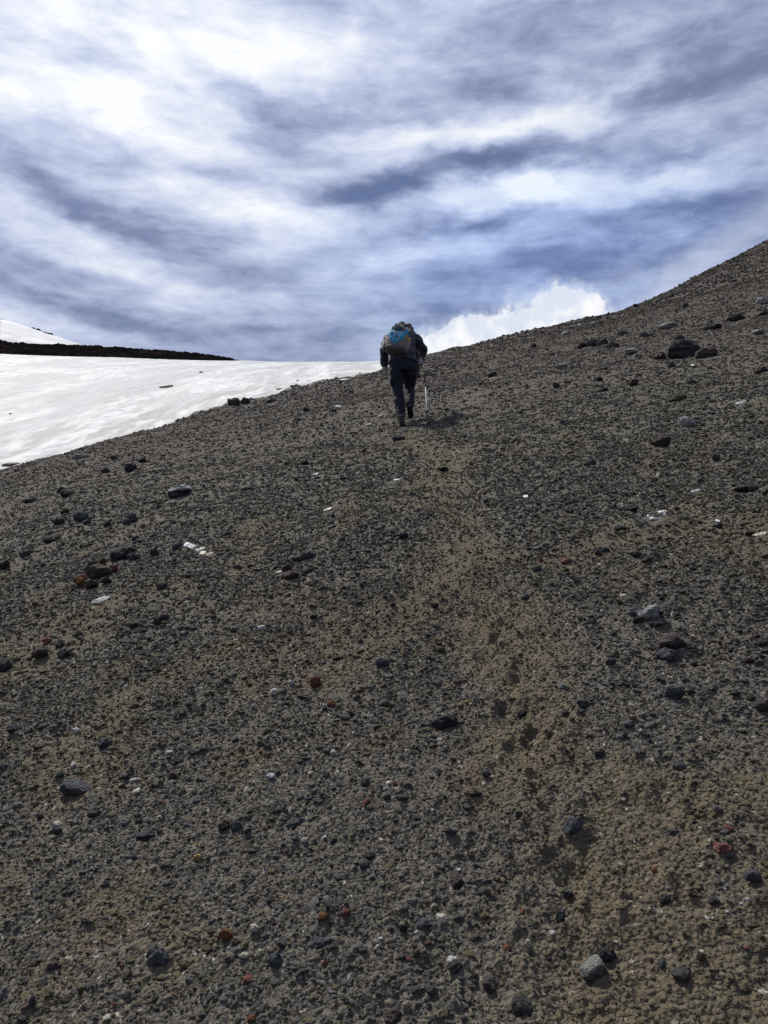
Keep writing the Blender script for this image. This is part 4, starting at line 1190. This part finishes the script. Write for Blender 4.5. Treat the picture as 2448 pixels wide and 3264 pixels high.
def figure(name, label, loc, J, mats, scale=1.0, gloves=True, hood=True, pole_hand=True):
    root = bpy.data.objects.new(name, None); C.collection.objects.link(root); root.location = loc; root.scale = (scale,) * 3
    tag(root, label, 'hiker')
    V = {k_: Vector(v) for k_, v in J.items()}
    # body: one continuous surface under the clothes
    joints = [(tuple(V['pelvis']), .085), (tuple(V['waist']), .085), (tuple(V['chest']), .10), (tuple(V['neck']), .055), (tuple(V['head'] + Vector((0, -.02, -.03))), .075), (tuple(V['head'] + Vector((0, .03, .05))), .085)]
    edges = [(0, 1), (1, 2), (2, 3), (3, 4), (4, 5)]
    def chain(par, pts):
        for p, rr in pts:
            joints.append((tuple(p), rr)); edges.append((par, len(joints) - 1)); par = len(joints) - 1
        return par
    for sd_ in 'lr':
        wi = chain(2, [(V[sd_ + 'sh'], .062), (V[sd_ + 'el'], .044), (V[sd_ + 'wr'], .028)])
        if sd_ == 'l': hand(joints, edges, wi, V['lwr'], V['lha'] - V['lwr'], (0, -1, 0), (.75, .35, -.1))
        else: hand(joints, edges, wi, V['rwr'], V['rha'] - V['rwr'], (0, 0, -1), (-1, .1, 0))
        chain(0, [(V[sd_ + 'hip'], .07), (V[sd_ + 'kn'], .058), (V[sd_ + 'an'], .040), (V[sd_ + 'toe'] + (V[sd_ + 'he'] - V[sd_ + 'toe']) * .3 + Vector((0, 0, .02)), .03)])
    skin_body('body', joints, edges, root, M['skin'])
    # head details: bowed head, cap, ears, nose
    hd = V['head']; bm = bmesh.new()
    ball(bm, hd, (.080, .10, .112), (-R(50), 0, 0)); ball(bm, hd + Vector((0, .10, -.055)), (.016, .022, .02), sub=2)
    for s_ in (-1, 1): ball(bm, hd + Vector((s_ * .082, .0, -.01)), (.014, .025, .034), sub=2)
    cloth_obj('head', bm, mats['skin'], root, voxel=.008, wrinkle=0, smooth=3)
    bm = bmesh.new(); ball(bm, hd + Vector((0, -.012, .022)), (.094, .108, .098), (-R(30), 0, 0)); ball(bm, hd + Vector((0, -.02, .118)), (.014, .014, .012), sub=2)
    cloth_obj('cap', bm, mats['cap'], root, voxel=.009, wrinkle=.008, size=.03, smooth=3)
    # trousers
    bm = bmesh.new()
    loft(bm, [(V['waist'] + Vector((0, 0, -.06)), .165, .115), (V['pelvis'], .190, .135), ((V['lhip'] + V['rhip']) / 2 + Vector((0, 0, -.05)), .178, .125)])
    for sd_ in 'lr':
        a_, b_, c_ = V[sd_ + 'hip'], V[sd_ + 'kn'], V[sd_ + 'an']
        up = (b_ - c_).normalized()
        pts_ = [(a_ + Vector((0, 0, .05)), .10, .115), (a_.lerp(b_, .22), .108, .118), (a_.lerp(b_, .5), .098, .105), (a_.lerp(b_, .8), .085, .090), (b_, .080, .085),
                (b_.lerp(c_, .12), .080, .084), (b_.lerp(c_, .40), .078, .082), (b_.lerp(c_, .72), .070, .074), (b_.lerp(c_, .93), .066, .070), (b_.lerp(c_, 1.06), .060, .066)]
        loft(bm, pts_)
        for q_, e_ in ((.18, .07), (.30, .045), (.62, .05), (.82, .04)):      # folds gathered at knee and shin
            pp = b_.lerp(c_, q_); loft(bm, [(pp + up * .03, .06, .06), (pp, .085 - q_ * .012, .088 - q_ * .012), (pp - up * .035, .06, .06)])
    cloth_obj('trousers', bm, mats['trousers'], root, voxel=.011, wrinkle=.018, size=.075)
    # cargo pocket
    bm = bmesh.new(); a_ = V['lhip'].lerp(V['lkn'], .55) + Vector((-.088, -.02, 0)); ball(bm, a_, (.028, .065, .085))
    cloth_obj('pocket', bm, mats['trousers'], root, voxel=.010, wrinkle=.01, size=.05)
    for sd_ in 'lr': boot(root, V[sd_ + 'he'], V[sd_ + 'toe'], V[sd_ + 'an'] - V[sd_ + 'he'])
    # jacket
    bm = bmesh.new()
    loft(bm, [(V['hem'], .222, .150), (V['hem'].lerp(V['waist'], .45), .214, .148), (V['waist'], .205, .145), (V['waist'].lerp(V['chest'], .5), .210, .150), (V['chest'], .222, .152),
              (V['chest'].lerp(V['neck'], .45), .212, .135), (V['chest'].lerp(V['neck'], .78), .165, .110), (V['neck'], .095, .085)], 28)
    for sd_ in 'lr':
        a_, b_, c_ = V[sd_ + 'sh'], V[sd_ + 'el'], V[sd_ + 'wr']
        inn = a_.lerp(V['chest'], .35)
        loft(bm, [(inn, .090, .095), (a_.lerp(inn, .2), .092, .096), (a_.lerp(b_, .15), .088, .088), (a_.lerp(b_, .55), .078, .078), (a_.lerp(b_, .88), .070, .070), (b_, .070, .070)])
        ball(bm, b_, (.070, .070, .070))
        loft(bm, [(b_, .070, .070), (b_.lerp(c_, .2), .068, .068), (b_.lerp(c_, .6), .066, .066), (b_.lerp(c_, .92), .058, .058), (b_.lerp(c_, 1.04), .050, .050)])
    cloth_obj('jacket', bm, mats['jacket'], root, voxel=.011, wrinkle=.022, size=.085)
    if hood:
        bm = bmesh.new(); n_ = V['neck']
        for i in range(15):
            a = -0.15 + i / 14 * (math.pi + .3)
            ball(bm, n_ + Vector((math.cos(a) * .125, .05 - math.sin(a) * .075, .035 + .025 * math.sin(a))), (.048, .046, .040), sub=2)
        for i in range(9):
            a = .3 + i / 8 * (math.pi - .6); ball(bm, n_ + Vector((math.cos(a) * .10, -.01 - math.sin(a) * .05, .085 + .01 * math.sin(3 * a))), (.038, .034, .022), sub=2)
        cloth_obj('hood', bm, mats['hood'], root, voxel=.010, wrinkle=.020, size=.045)
    if gloves:
        for sd_ in 'lr':
            jj = [(tuple(V[sd_ + 'wr'].lerp(V[sd_ + 'el'], .12)), .036), (tuple(V[sd_ + 'wr']), .034)]; ee = [(0, 1)]
            if sd_ == 'l': hand(jj, ee, 1, V['lwr'], V['lha'] - V['lwr'], (0, -1, 0), (.75, .35, -.1), r=.0125)
            else: hand(jj, ee, 1, V['rwr'], V['rha'] - V['rwr'], (0, 0, -1), (-1, .1, 0), r=.0125)
            jj = [(p, rr * 1.22) for p, rr in jj]
            skin_body('glove', jj, ee, root, mats['glove'])
    return root, V

# main hiker: local frame at the sole of the left boot; (x, z) read off the view, y the distance ahead
ZX, ZY, ZP = 620.0, 1765.0, 970.0
def L(zx, zy, y): return ((zx - ZX) / ZP, y, (ZY - zy) / ZP + 0.29 * y)
sx, sy = 1150 + ZX / 4.74, 980 + (ZY + 10) / 4.74
hp = ground_at(sx, sy)
HS = 1.06
J1 = dict(pelvis=L(640,880,.12), hem=L(640,868,.13), waist=L(632,700,.22), chest=L(632,470,.42), neck=L(655,335,.58), head=L(640,300,.72),
          lsh=L(452,425,.47), lel=L(362,640,.40), lwr=L(375,890,.42), lha=L(392,1000,.47),
          rsh=L(815,430,.47), rel=L(945,625,.42), rwr=L(960,690,.66), rha=L(966,715,.78),
          lhip=L(545,930,.12), lkn=L(572,1290,.15), lan=L(612,1650,.02), lhe=(0.0,-.10,-.035), ltoe=(0.0,.17,.065),
          rhip=L(745,930,.13), rkn=L(745,1230,.38), ran=L(738,1480,.16), rhe=L(733,1520,.08), rtoe=L(758,1672,.22))
matsA = dict(jacket=M['jacket'], trousers=M['trousers'], hood=M['hood'], glove=M['glove'], cap=M['cap'], skin=M['skin'])
hiker, V1 = figure('person', 'hiker in dark jacket and trousers bent forward, climbing with a pole', hp, J1, matsA, scale=HS)

# ------------------------------------------------------------------ daypack
def mesh_obj(name, bm, mat, parent, smooth=True, bev=None):
    bmesh.ops.recalc_face_normals(bm, faces=bm.faces)
    me = bpy.data.meshes.new(name); bm.to_mesh(me); bm.free()
    for p in me.polygons: p.use_smooth = smooth
    return link(name, me, mat, parent)
def pillow(bm, c, r, e=0.55, rot=(0, 0, 0), fn=None, nu=36, nv=20):
    """superellipsoid: soft sewn bag shape"""
    def pw(a, p): return math.copysign(abs(a) ** p, a)
    m = Matrix.Translation(c) @ Euler(rot).to_matrix().to_4x4(); rows_ = []
    for i in range(1, nv):
        ph = -math.pi / 2 + math.pi * i / nv; row = []
        for j in range(nu):
            th = 2 * math.pi * j / nu
            p = Vector((r[0] * pw(math.cos(ph), e) * pw(math.cos(th), e), r[1] * pw(math.cos(ph), e) * pw(math.sin(th), e), r[2] * pw(math.sin(ph), e * 1.15)))
            if fn: p = fn(p)
            row.append(bm.verts.new(m @ p))
        rows_.append(row)
    for a_, b_ in zip(rows_[:-1], rows_[1:]):
        for j in range(nu): bm.faces.new((a_[j], a_[(j+1)%nu], b_[(j+1)%nu], b_[j]))
    bm.faces.new(rows_[0][::-1]); bm.faces.new(rows_[-1])
def tube(bm, pts, r, n=8):
    loft(bm, [(p, r, r) for p in pts], n)
pack = bpy.data.objects.new('backpack', None); C.collection.objects.link(pack)
tag(pack, 'small teal and taupe daypack with pale cords on the back of the hiker', 'backpack')
pc = Vector(L(550, 530, .115)); pack.location = hp + pc * HS; pack.scale = (HS,) * 3
pack.rotation_euler = (-R(22), R(9), R(-4))        # local: x right, z up along the back, -y towards the viewer
def pk(zx, zy, y):       # pack-local point from the view sketch (tilt undone)
    x_ = (zx - 550) / ZP; z_ = (530 - zy) / ZP
    a = R(9); return (x_ * math.cos(a) - z_ * math.sin(a) * 1.0, y, x_ * math.sin(a) + z_ * math.cos(a))
def wide(p):
    t = (p.z + .22) / .44; p.x *= 1.06 - .16 * t; return p
bm = bmesh.new(); pillow(bm, (0, 0, 0), (.172, .095, .222), .55, fn=wide)
body = cloth_obj('pack_body', bm, M['packgrey'], pack, voxel=0, wrinkle=.008, size=.07)
bm = bmesh.new(); pillow(bm, (0.01, -.015, -.172), (.158, .088, .058), .6)
cloth_obj('pack_base', bm, M['packdark'], pack, voxel=0, wrinkle=.006, size=.05)
bm = bmesh.new()
def vshape(p):
    t = max(0, -p.z / .15); p.x *= 1 - .42 * t ** 1.3; return p
pillow(bm, (-.010, -.062, .058), (.134, .054, .172), .62, fn=vshape)
cloth_obj('front_panel', bm, M['teal'], pack, voxel=0, wrinkle=.010, size=.05)
bm = bmesh.new(); pillow(bm, (.012, -.075, .158), (.098, .050, .058), .6)
cloth_obj('top_pocket', bm, M['deep'], pack, voxel=0, wrinkle=.006, size=.04)
bm = bmesh.new(); pillow(bm, (.085, -.030, .135), (.062, .062, .085), .7, rot=(0, R(28), 0))
cloth_obj('top_flap', bm, M['teal'], pack, voxel=0, wrinkle=.006, size=.05)
for s_, mk in ((-1, 'packgrey'), (1, 'packgrey')):
    bm = bmesh.new(); pillow(bm, (s_ * (.172 if s_ > 0 else .160), 0.0, -.105), (.034 if s_ > 0 else .026, .060, .095), .65)
    cloth_obj('side_pocket', bm, M[mk], pack, voxel=0, wrinkle=.006, size=.04)
def on_front(x_, z_): return Vector((x_, -.118 + .9 * x_ * x_ + .35 * max(0, abs(z_ - .05) - .07) ** 1.2, z_))
zig = [(-.095,.125),(-.045,.055),(-.060,.115),(-.010,.045),(-.012,.110),(.030,.050),(.045,.115),(.075,.060),(.090,.130)]
bm = bmesh.new()
for a_, b_ in zip(zig[:-1], zig[1:]):
    tube(bm, [on_front(*a_), on_front((a_[0]+b_[0])/2, (a_[1]+b_[1])/2), on_front(*b_)], .0032)
for a_, b_ in (((-.030,.050),(-.05,-.075)),((.012,.045),(.0,-.070)),((.045,.052),(.035,-.08))):
    tube(bm, [on_front(*a_), on_front((a_[0]+b_[0])/2, (a_[1]+b_[1])/2), on_front(*b_)], .0032)
mesh_obj('bungee_cord', bm, M['cord'], pack)
bm = bmesh.new(); tube(bm, [(-.115,-.075,.10), (-.100,-.105,.18), (-.05,-.115,.215), (.02,-.12,.222), (.07,-.112,.205), (.095,-.108,.165), (.085,-.12,.12)], .0055)
mesh_obj('piping', bm, M['cord'], pack)
bm = bmesh.new(); tube(bm, [(.128,-.07,.12), (.140,-.085,.06), (.135,-.095,.0), (.150,-.08,-.05)], .008)
mesh_obj('webbing_strap', bm, M['buckle'], pack)
bm = bmesh.new(); pillow(bm, (.0, -.120, .005), (.030, .007, .008), .5, nu=16, nv=8)
mesh_obj('cord_buckle', bm, M['rubber'], pack)
bm = bmesh.new(); tube(bm, [(.0, .06, .20), (-.015, .02, .245), (.03, .02, .25), (.05, .06, .205)], .008)
mesh_obj('grab_loop', bm, M['packdark'], pack)
inv = (Matrix.Translation(pack.location) @ pack.rotation_euler.to_matrix().to_4x4() @ Matrix.Diagonal((HS, HS, HS, 1))).inverted()
def w2p(p): return inv @ (hp + Vector(p) * HS)
for nm_, pts_ in (('shoulder_strap', [L(470,330,.35), L(462,340,.50), L(470,400,.62)]), ('shoulder_strap', [L(690,340,.36), L(790,355,.50), L(812,400,.60), L(800,450,.64)])):
    bm = bmesh.new(); loft(bm, [(w2p(p), .030, .010) for p in pts_], 12)
    mesh_obj(nm_, bm, M['packdark'], pack)
bm = bmesh.new(); loft(bm, [(w2p(p), .020, .007) for p in (L(740,640,.20), L(780,615,.26), L(812,596,.34))], 10); mesh_obj('hip_strap', bm, M['packgrey'], pack)

bot = bpy.data.objects.new('water_bottle', None); C.collection.objects.link(bot)
tag(bot, 'brown bottle with an orange cap in the right side pocket of the daypack', 'bottle')
bot.location = hp + Vector(L(712, 590, .075)) * HS; bot.scale = (HS,) * 3; bot.rotation_euler = (-R(22), R(4), 0)
def lathe(bm, prof, n=20):
    loft(bm, [((0, 0, z_), r_, r_) for r_, z_ in prof], n)
bm = bmesh.new(); lathe(bm, [(.030,-.075),(.036,-.070),(.037,0),(.037,.06),(.034,.08),(.024,.092)]); mesh_obj('bottle_body', bm, M['bottle'], bot)
bm = bmesh.new(); lathe(bm, [(.036,.080),(.038,.086),(.038,.122),(.034,.132),(.015,.140)]); mesh_obj('bottle_cap', bm, M['orange'], bot)

# ------------------------------------------------------------------ walking pole
tip = ground_at(1362, 1327)
top = hp + Vector(L(972, 690, .79)) * HS
topx = top + (top - tip).normalized() * .05
pole = bpy.data.objects.new('walking_pole', None); C.collection.objects.link(pole)
pole.location = tip; tag(pole, 'telescopic walking pole with white lower section in the right hand of the hiker', 'walking pole')
ax = (topx - tip); LN = ax.length; pole.rotation_euler = ax.to_track_quat('Z', 'Y').to_euler()
def pol(name, prof, mat, par=pole):
    bm = bmesh.new(); lathe(bm, prof, 14); return mesh_obj(name, bm, mat, par)
pol('tip', [(.002,-.01),(.004,0),(.006,.03),(.008,.05)], M['poledark'])
pol('lower_shaft', [(.0065,.045),(.0072,.05),(.0085,LN*.45)], M['polewhite'])
pol('clamp', [(.012,LN*.45),(.015,LN*.455),(.015,LN*.475),(.012,LN*.48)], M['poledark'])
pol('upper_shaft', [(.0088,LN*.48),(.0092,LN*.87)], M['poledark'])
pol('basket', [(.010,.075),(.032,.078),(.030,.084),(.010,.088)], M['poledark'])
pol('grip', [(.014,LN*.86),(.017,LN*.875),(.015,LN*.90),(.018,LN*.93),(.016,LN*.97),(.022,LN*.985),(.020,LN*1.0),(.010,LN*1.008)], M['rubber'])
bm = bmesh.new(); tube(bm, [(0,.02,LN*.98), (.03,.03,LN*.94), (.045,-.01,LN*.88), (.02,-.03,LN*.84), (0,-.02,LN*.90)], .006); mesh_obj('wrist_strap', bm, M['rubber'], pole)

# ------------------------------------------------------------------ second hiker, mostly hidden farther up
f2 = ground_at(1333, 1203)
J2 = dict(J1)
def K(x_, y_, z_): return (x_, y_, z_)
J2 = dict(pelvis=K(-.12,.10,.90), hem=K(-.12,.14,.68), waist=K(-.13,.24,.95), chest=K(-.17,.44,1.10), neck=K(-.20,.60,1.22), head=K(-.20,.72,1.24),
          lsh=K(-.37,.46,1.13), lel=K(-.40,.46,.98), lwr=K(-.36,.52,.86), lha=K(-.36,.58,.78),
          rsh=K(.0,.46,1.02), rel=K(.085,.38,.78), rwr=K(.105,.42,.54), rha=K(.105,.45,.44),
          lhip=K(-.21,.10,.86), lkn=K(-.22,.34,.55), lan=K(-.22,.30,.20), lhe=K(-.22,.24,.09), ltoe=K(-.22,.50,.19),
          rhip=K(-.08,.10,.82), rkn=K(-.05,.12,.45), ran=K(-.02,.02,.10), rhe=K(.0,-.08,-.03), rtoe=K(.0,.18,.065))
matsB = dict(jacket=M['paleblue'], trousers=M['navy'], hood=M['paleblue'], glove=M['rubber'], cap=M['cap'], skin=M['skin'])
h2, V2 = figure('person', 'second hiker in pale blue jacket and dark trousers, almost hidden behind the first', f2, J2, matsB, pole_hand=False)

# ------------------------------------------------------------------ loose gravel (uncountable)
src = bpy.data.collections.new('gravel_shapes')        # never linked to the scene
for k in range(12):
    me = rock_mesh('gravel_grain', 100 + k, sub=2, facet=0.75 if k % 3 else 0.35, rough=0.24 + 0.12 * (k % 3 == 0), flat=0.75)
    me.materials.append(M['gravel'])
    o = bpy.data.objects.new('gravel_grain_%02d' % k, me); src.objects.link(o)

def gravel_points():
    xs, ys, ss, rnd = [], [], [], []
    def band(r0, r1, dens, smin, smax, pw=2.6, amax=R(39)):
        area = amax * (r1 * r1 - r0 * r0)
        N = int(area * dens)
        rr = np.sqrt(rng.uniform(r0 * r0, r1 * r1, N)); aa = rng.uniform(-amax, amax, N)
        uu = rng.random(N)
        s = (smin ** (-pw) + uu * (smax ** (-pw) - smin ** (-pw))) ** (-1 / pw)      # power law of sizes
        xs.append(rr * np.sin(aa)); ys.append(rr * np.cos(aa)); ss.append(s)
    band(1.5, 3.2, 13500, .0032, .020, 2.5)
    band(3.2, 5.0, 7600, .0045, .024, 2.6)
    band(5.0, 8.0, 3600, .0062, .030, 2.7)
    band(8.0, 13., 1500, .0095, .042, 2.8)
    band(13., 22., 520, .014, .062, 2.8)
    band(22., 38., 190, .022, .10, 2.8)
    band(38., 72., 52, .036, .20, 2.7)
    x = np.concatenate(xs); y = np.concatenate(ys); s = np.concatenate(ss)
    soil = soil_mask(x, y); tm = trail_mask(x, y)
    clump = fbm(x * 3.1, y * 2.6, 3, 301)
    r = np.hypot(x, y)
    keep = rng.random(len(x)) < np.clip((1.12 - 0.66 * soil - 0.05 * tm) * (0.88 + 0.5 * clump), 0.12, 1)
    a = np.arctan2(x, y)
    Rc = np.interp(a, tA, tR)
    keep &= r < Rc + np.where(a < 0, 0.1, 3.0)
    # large stones stay off the trail
    keep &= ~((tm > 0.35) & (s > 0.004 + 0.0022 * r))
    # leave room for the single stones and finds
    for (gx_, gy_, rad_) in CLEAR:
        near_ = np.nonzero(keep & (np.abs(x - gx_) < rad_) & (np.abs(y - gy_ + rad_ * .3) < rad_ * 1.1))[0]
        keep[near_] = False
    x, y, s, soil, tm, r = x[keep], y[keep], s[keep], soil[keep], tm[keep], r[keep]
    upper = sstep(20, 40, r) * sstep(2, 10, x)
    s = s * (0.86 - 0.14 * sstep(5, 14, r))
    return x, y, s, soil, tm, r
x, y, s, soil, tm, r = gravel_points()
N = len(x)
z = H(x, y, r * R(0.078)) + s * rng.uniform(-0.25, 0.16, N)
tint = np.empty((N, 4), np.float32); tint[:, 3] = 1
base_v = np.clip(rng.lognormal(math.log(0.152), 0.28, N), 0.035, 0.32)
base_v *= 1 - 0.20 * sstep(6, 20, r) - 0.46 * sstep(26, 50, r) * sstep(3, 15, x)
base_v *= 1 + sstep(10, 20, r) * rng.normal(0, 0.22, N)
hue = fbm(x * 0.7, y * 0.5, 3, 411) + rng.normal(0, 0.35, N)
wr = np.array([1.10, 0.965, 0.80]); wb = np.array([0.97, 0.99, 0.94])
hh = np.clip(0.25 + 0.45 * hue + 0.5 * soil + 0.6 * sstep(8, 18, r), 0, 1.4)[:, None]
tint[:, :3] = base_v[:, None] * (wb * (1 - hh) + wr * hh)
ol = (rng.random(N) < (0.16 + 0.66 * soil) * (1 - 0.62 * sstep(7, 17, r)))
tint[ol, :3] = np.array([0.185, 0.158, 0.086]) * rng.uniform(0.5, 1.45, (ol.sum(), 1))
brn = rng.random(N) < 0.07 + 0.05 * sstep(8, 16, r)
tint[brn, :3] = np.array([0.150, 0.100, 0.078]) * rng.uniform(0.6, 1.3, (brn.sum(), 1))
redm = rng.random(N) < 0.0022
tint[redm, :3] = np.array([0.22, 0.085, 0.062]) * rng.uniform(0.6, 1.2, (redm.sum(), 1))
wh = rng.random(N) < 0.0045 * (s < 0.0022 * r + .002)
tint[wh, :3] = np.array([0.82, 0.80, 0.72]) * rng.uniform(0.6, 1.05, (wh.sum(), 1))
tn = rng.random(N) < 0.035 * (s < 0.0025 * r)
tint[tn, :3] = np.array([0.38, 0.34, 0.24]) * rng.uniform(0.6, 1.2, (tn.sum(), 1))
pts = bpy.data.meshes.new('gravel')
pts.vertices.add(N); pts.vertices.foreach_set('co', np.stack([x, y, z], -1).astype(np.float32).ravel())
at = pts.attributes.new('tint', 'FLOAT_COLOR', 'POINT'); at.data.foreach_set('color', tint.ravel())
at = pts.attributes.new('rot', 'FLOAT_VECTOR', 'POINT')
rot = np.stack([rng.normal(0, 0.30, N) + 0.2, rng.normal(0, 0.30, N), rng.uniform(0, 6.28, N)], -1).astype(np.float32); at.data.foreach_set('vector', rot.ravel())
at = pts.attributes.new('scl', 'FLOAT_VECTOR', 'POINT')
scl = (s[:, None] * rng.uniform(0.7, 1.3, (N, 3))).astype(np.float32); scl[:, 2] *= 0.78 + 0.30 * sstep(12, 24, r); at.data.foreach_set('vector', scl.ravel())
at = pts.attributes.new('idx', 'INT', 'POINT'); at.data.foreach_set('value', rng.integers(0, 12, N).astype(np.int32))
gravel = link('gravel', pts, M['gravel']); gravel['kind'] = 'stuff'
gravel['label'] = 'dark grey volcanic gravel strewn over the slope'; gravel['category'] = 'gravel'
ng = bpy.data.node_groups.new('scatter_gravel', 'GeometryNodeTree')
ng.interface.new_socket('Geometry', in_out='INPUT', socket_type='NodeSocketGeometry')
ng.interface.new_socket('Geometry', in_out='OUTPUT', socket_type='NodeSocketGeometry')
gi = ng.nodes.new('NodeGroupInput'); go = ng.nodes.new('NodeGroupOutput')
iop = ng.nodes.new('GeometryNodeInstanceOnPoints'); ci = ng.nodes.new('GeometryNodeCollectionInfo')
ci.inputs[0].default_value = src; ci.inputs[1].default_value = True; ci.inputs[2].default_value = True
def named(nm, typ):
    q_ = ng.nodes.new('GeometryNodeInputNamedAttribute'); q_.data_type = typ; q_.inputs[0].default_value = nm
    return [o_ for o_ in q_.outputs if o_.enabled][0]
ng.links.new(gi.outputs[0], iop.inputs['Points']); ng.links.new(ci.outputs[0], iop.inputs['Instance'])
iop.inputs['Pick Instance'].default_value = True
ng.links.new(named('idx', 'INT'), iop.inputs['Instance Index'])
e2r = ng.nodes.new('FunctionNodeEulerToRotation'); ng.links.new(named('rot', 'FLOAT_VECTOR'), e2r.inputs[0])
ng.links.new(e2r.outputs[0], iop.inputs['Rotation'])
ng.links.new(named('scl', 'FLOAT_VECTOR'), iop.inputs['Scale']); ng.links.new(iop.outputs[0], go.inputs[0])
md = gravel.modifiers.new('scatter', 'NODES'); md.node_group = ng
print('gravel instances', N)
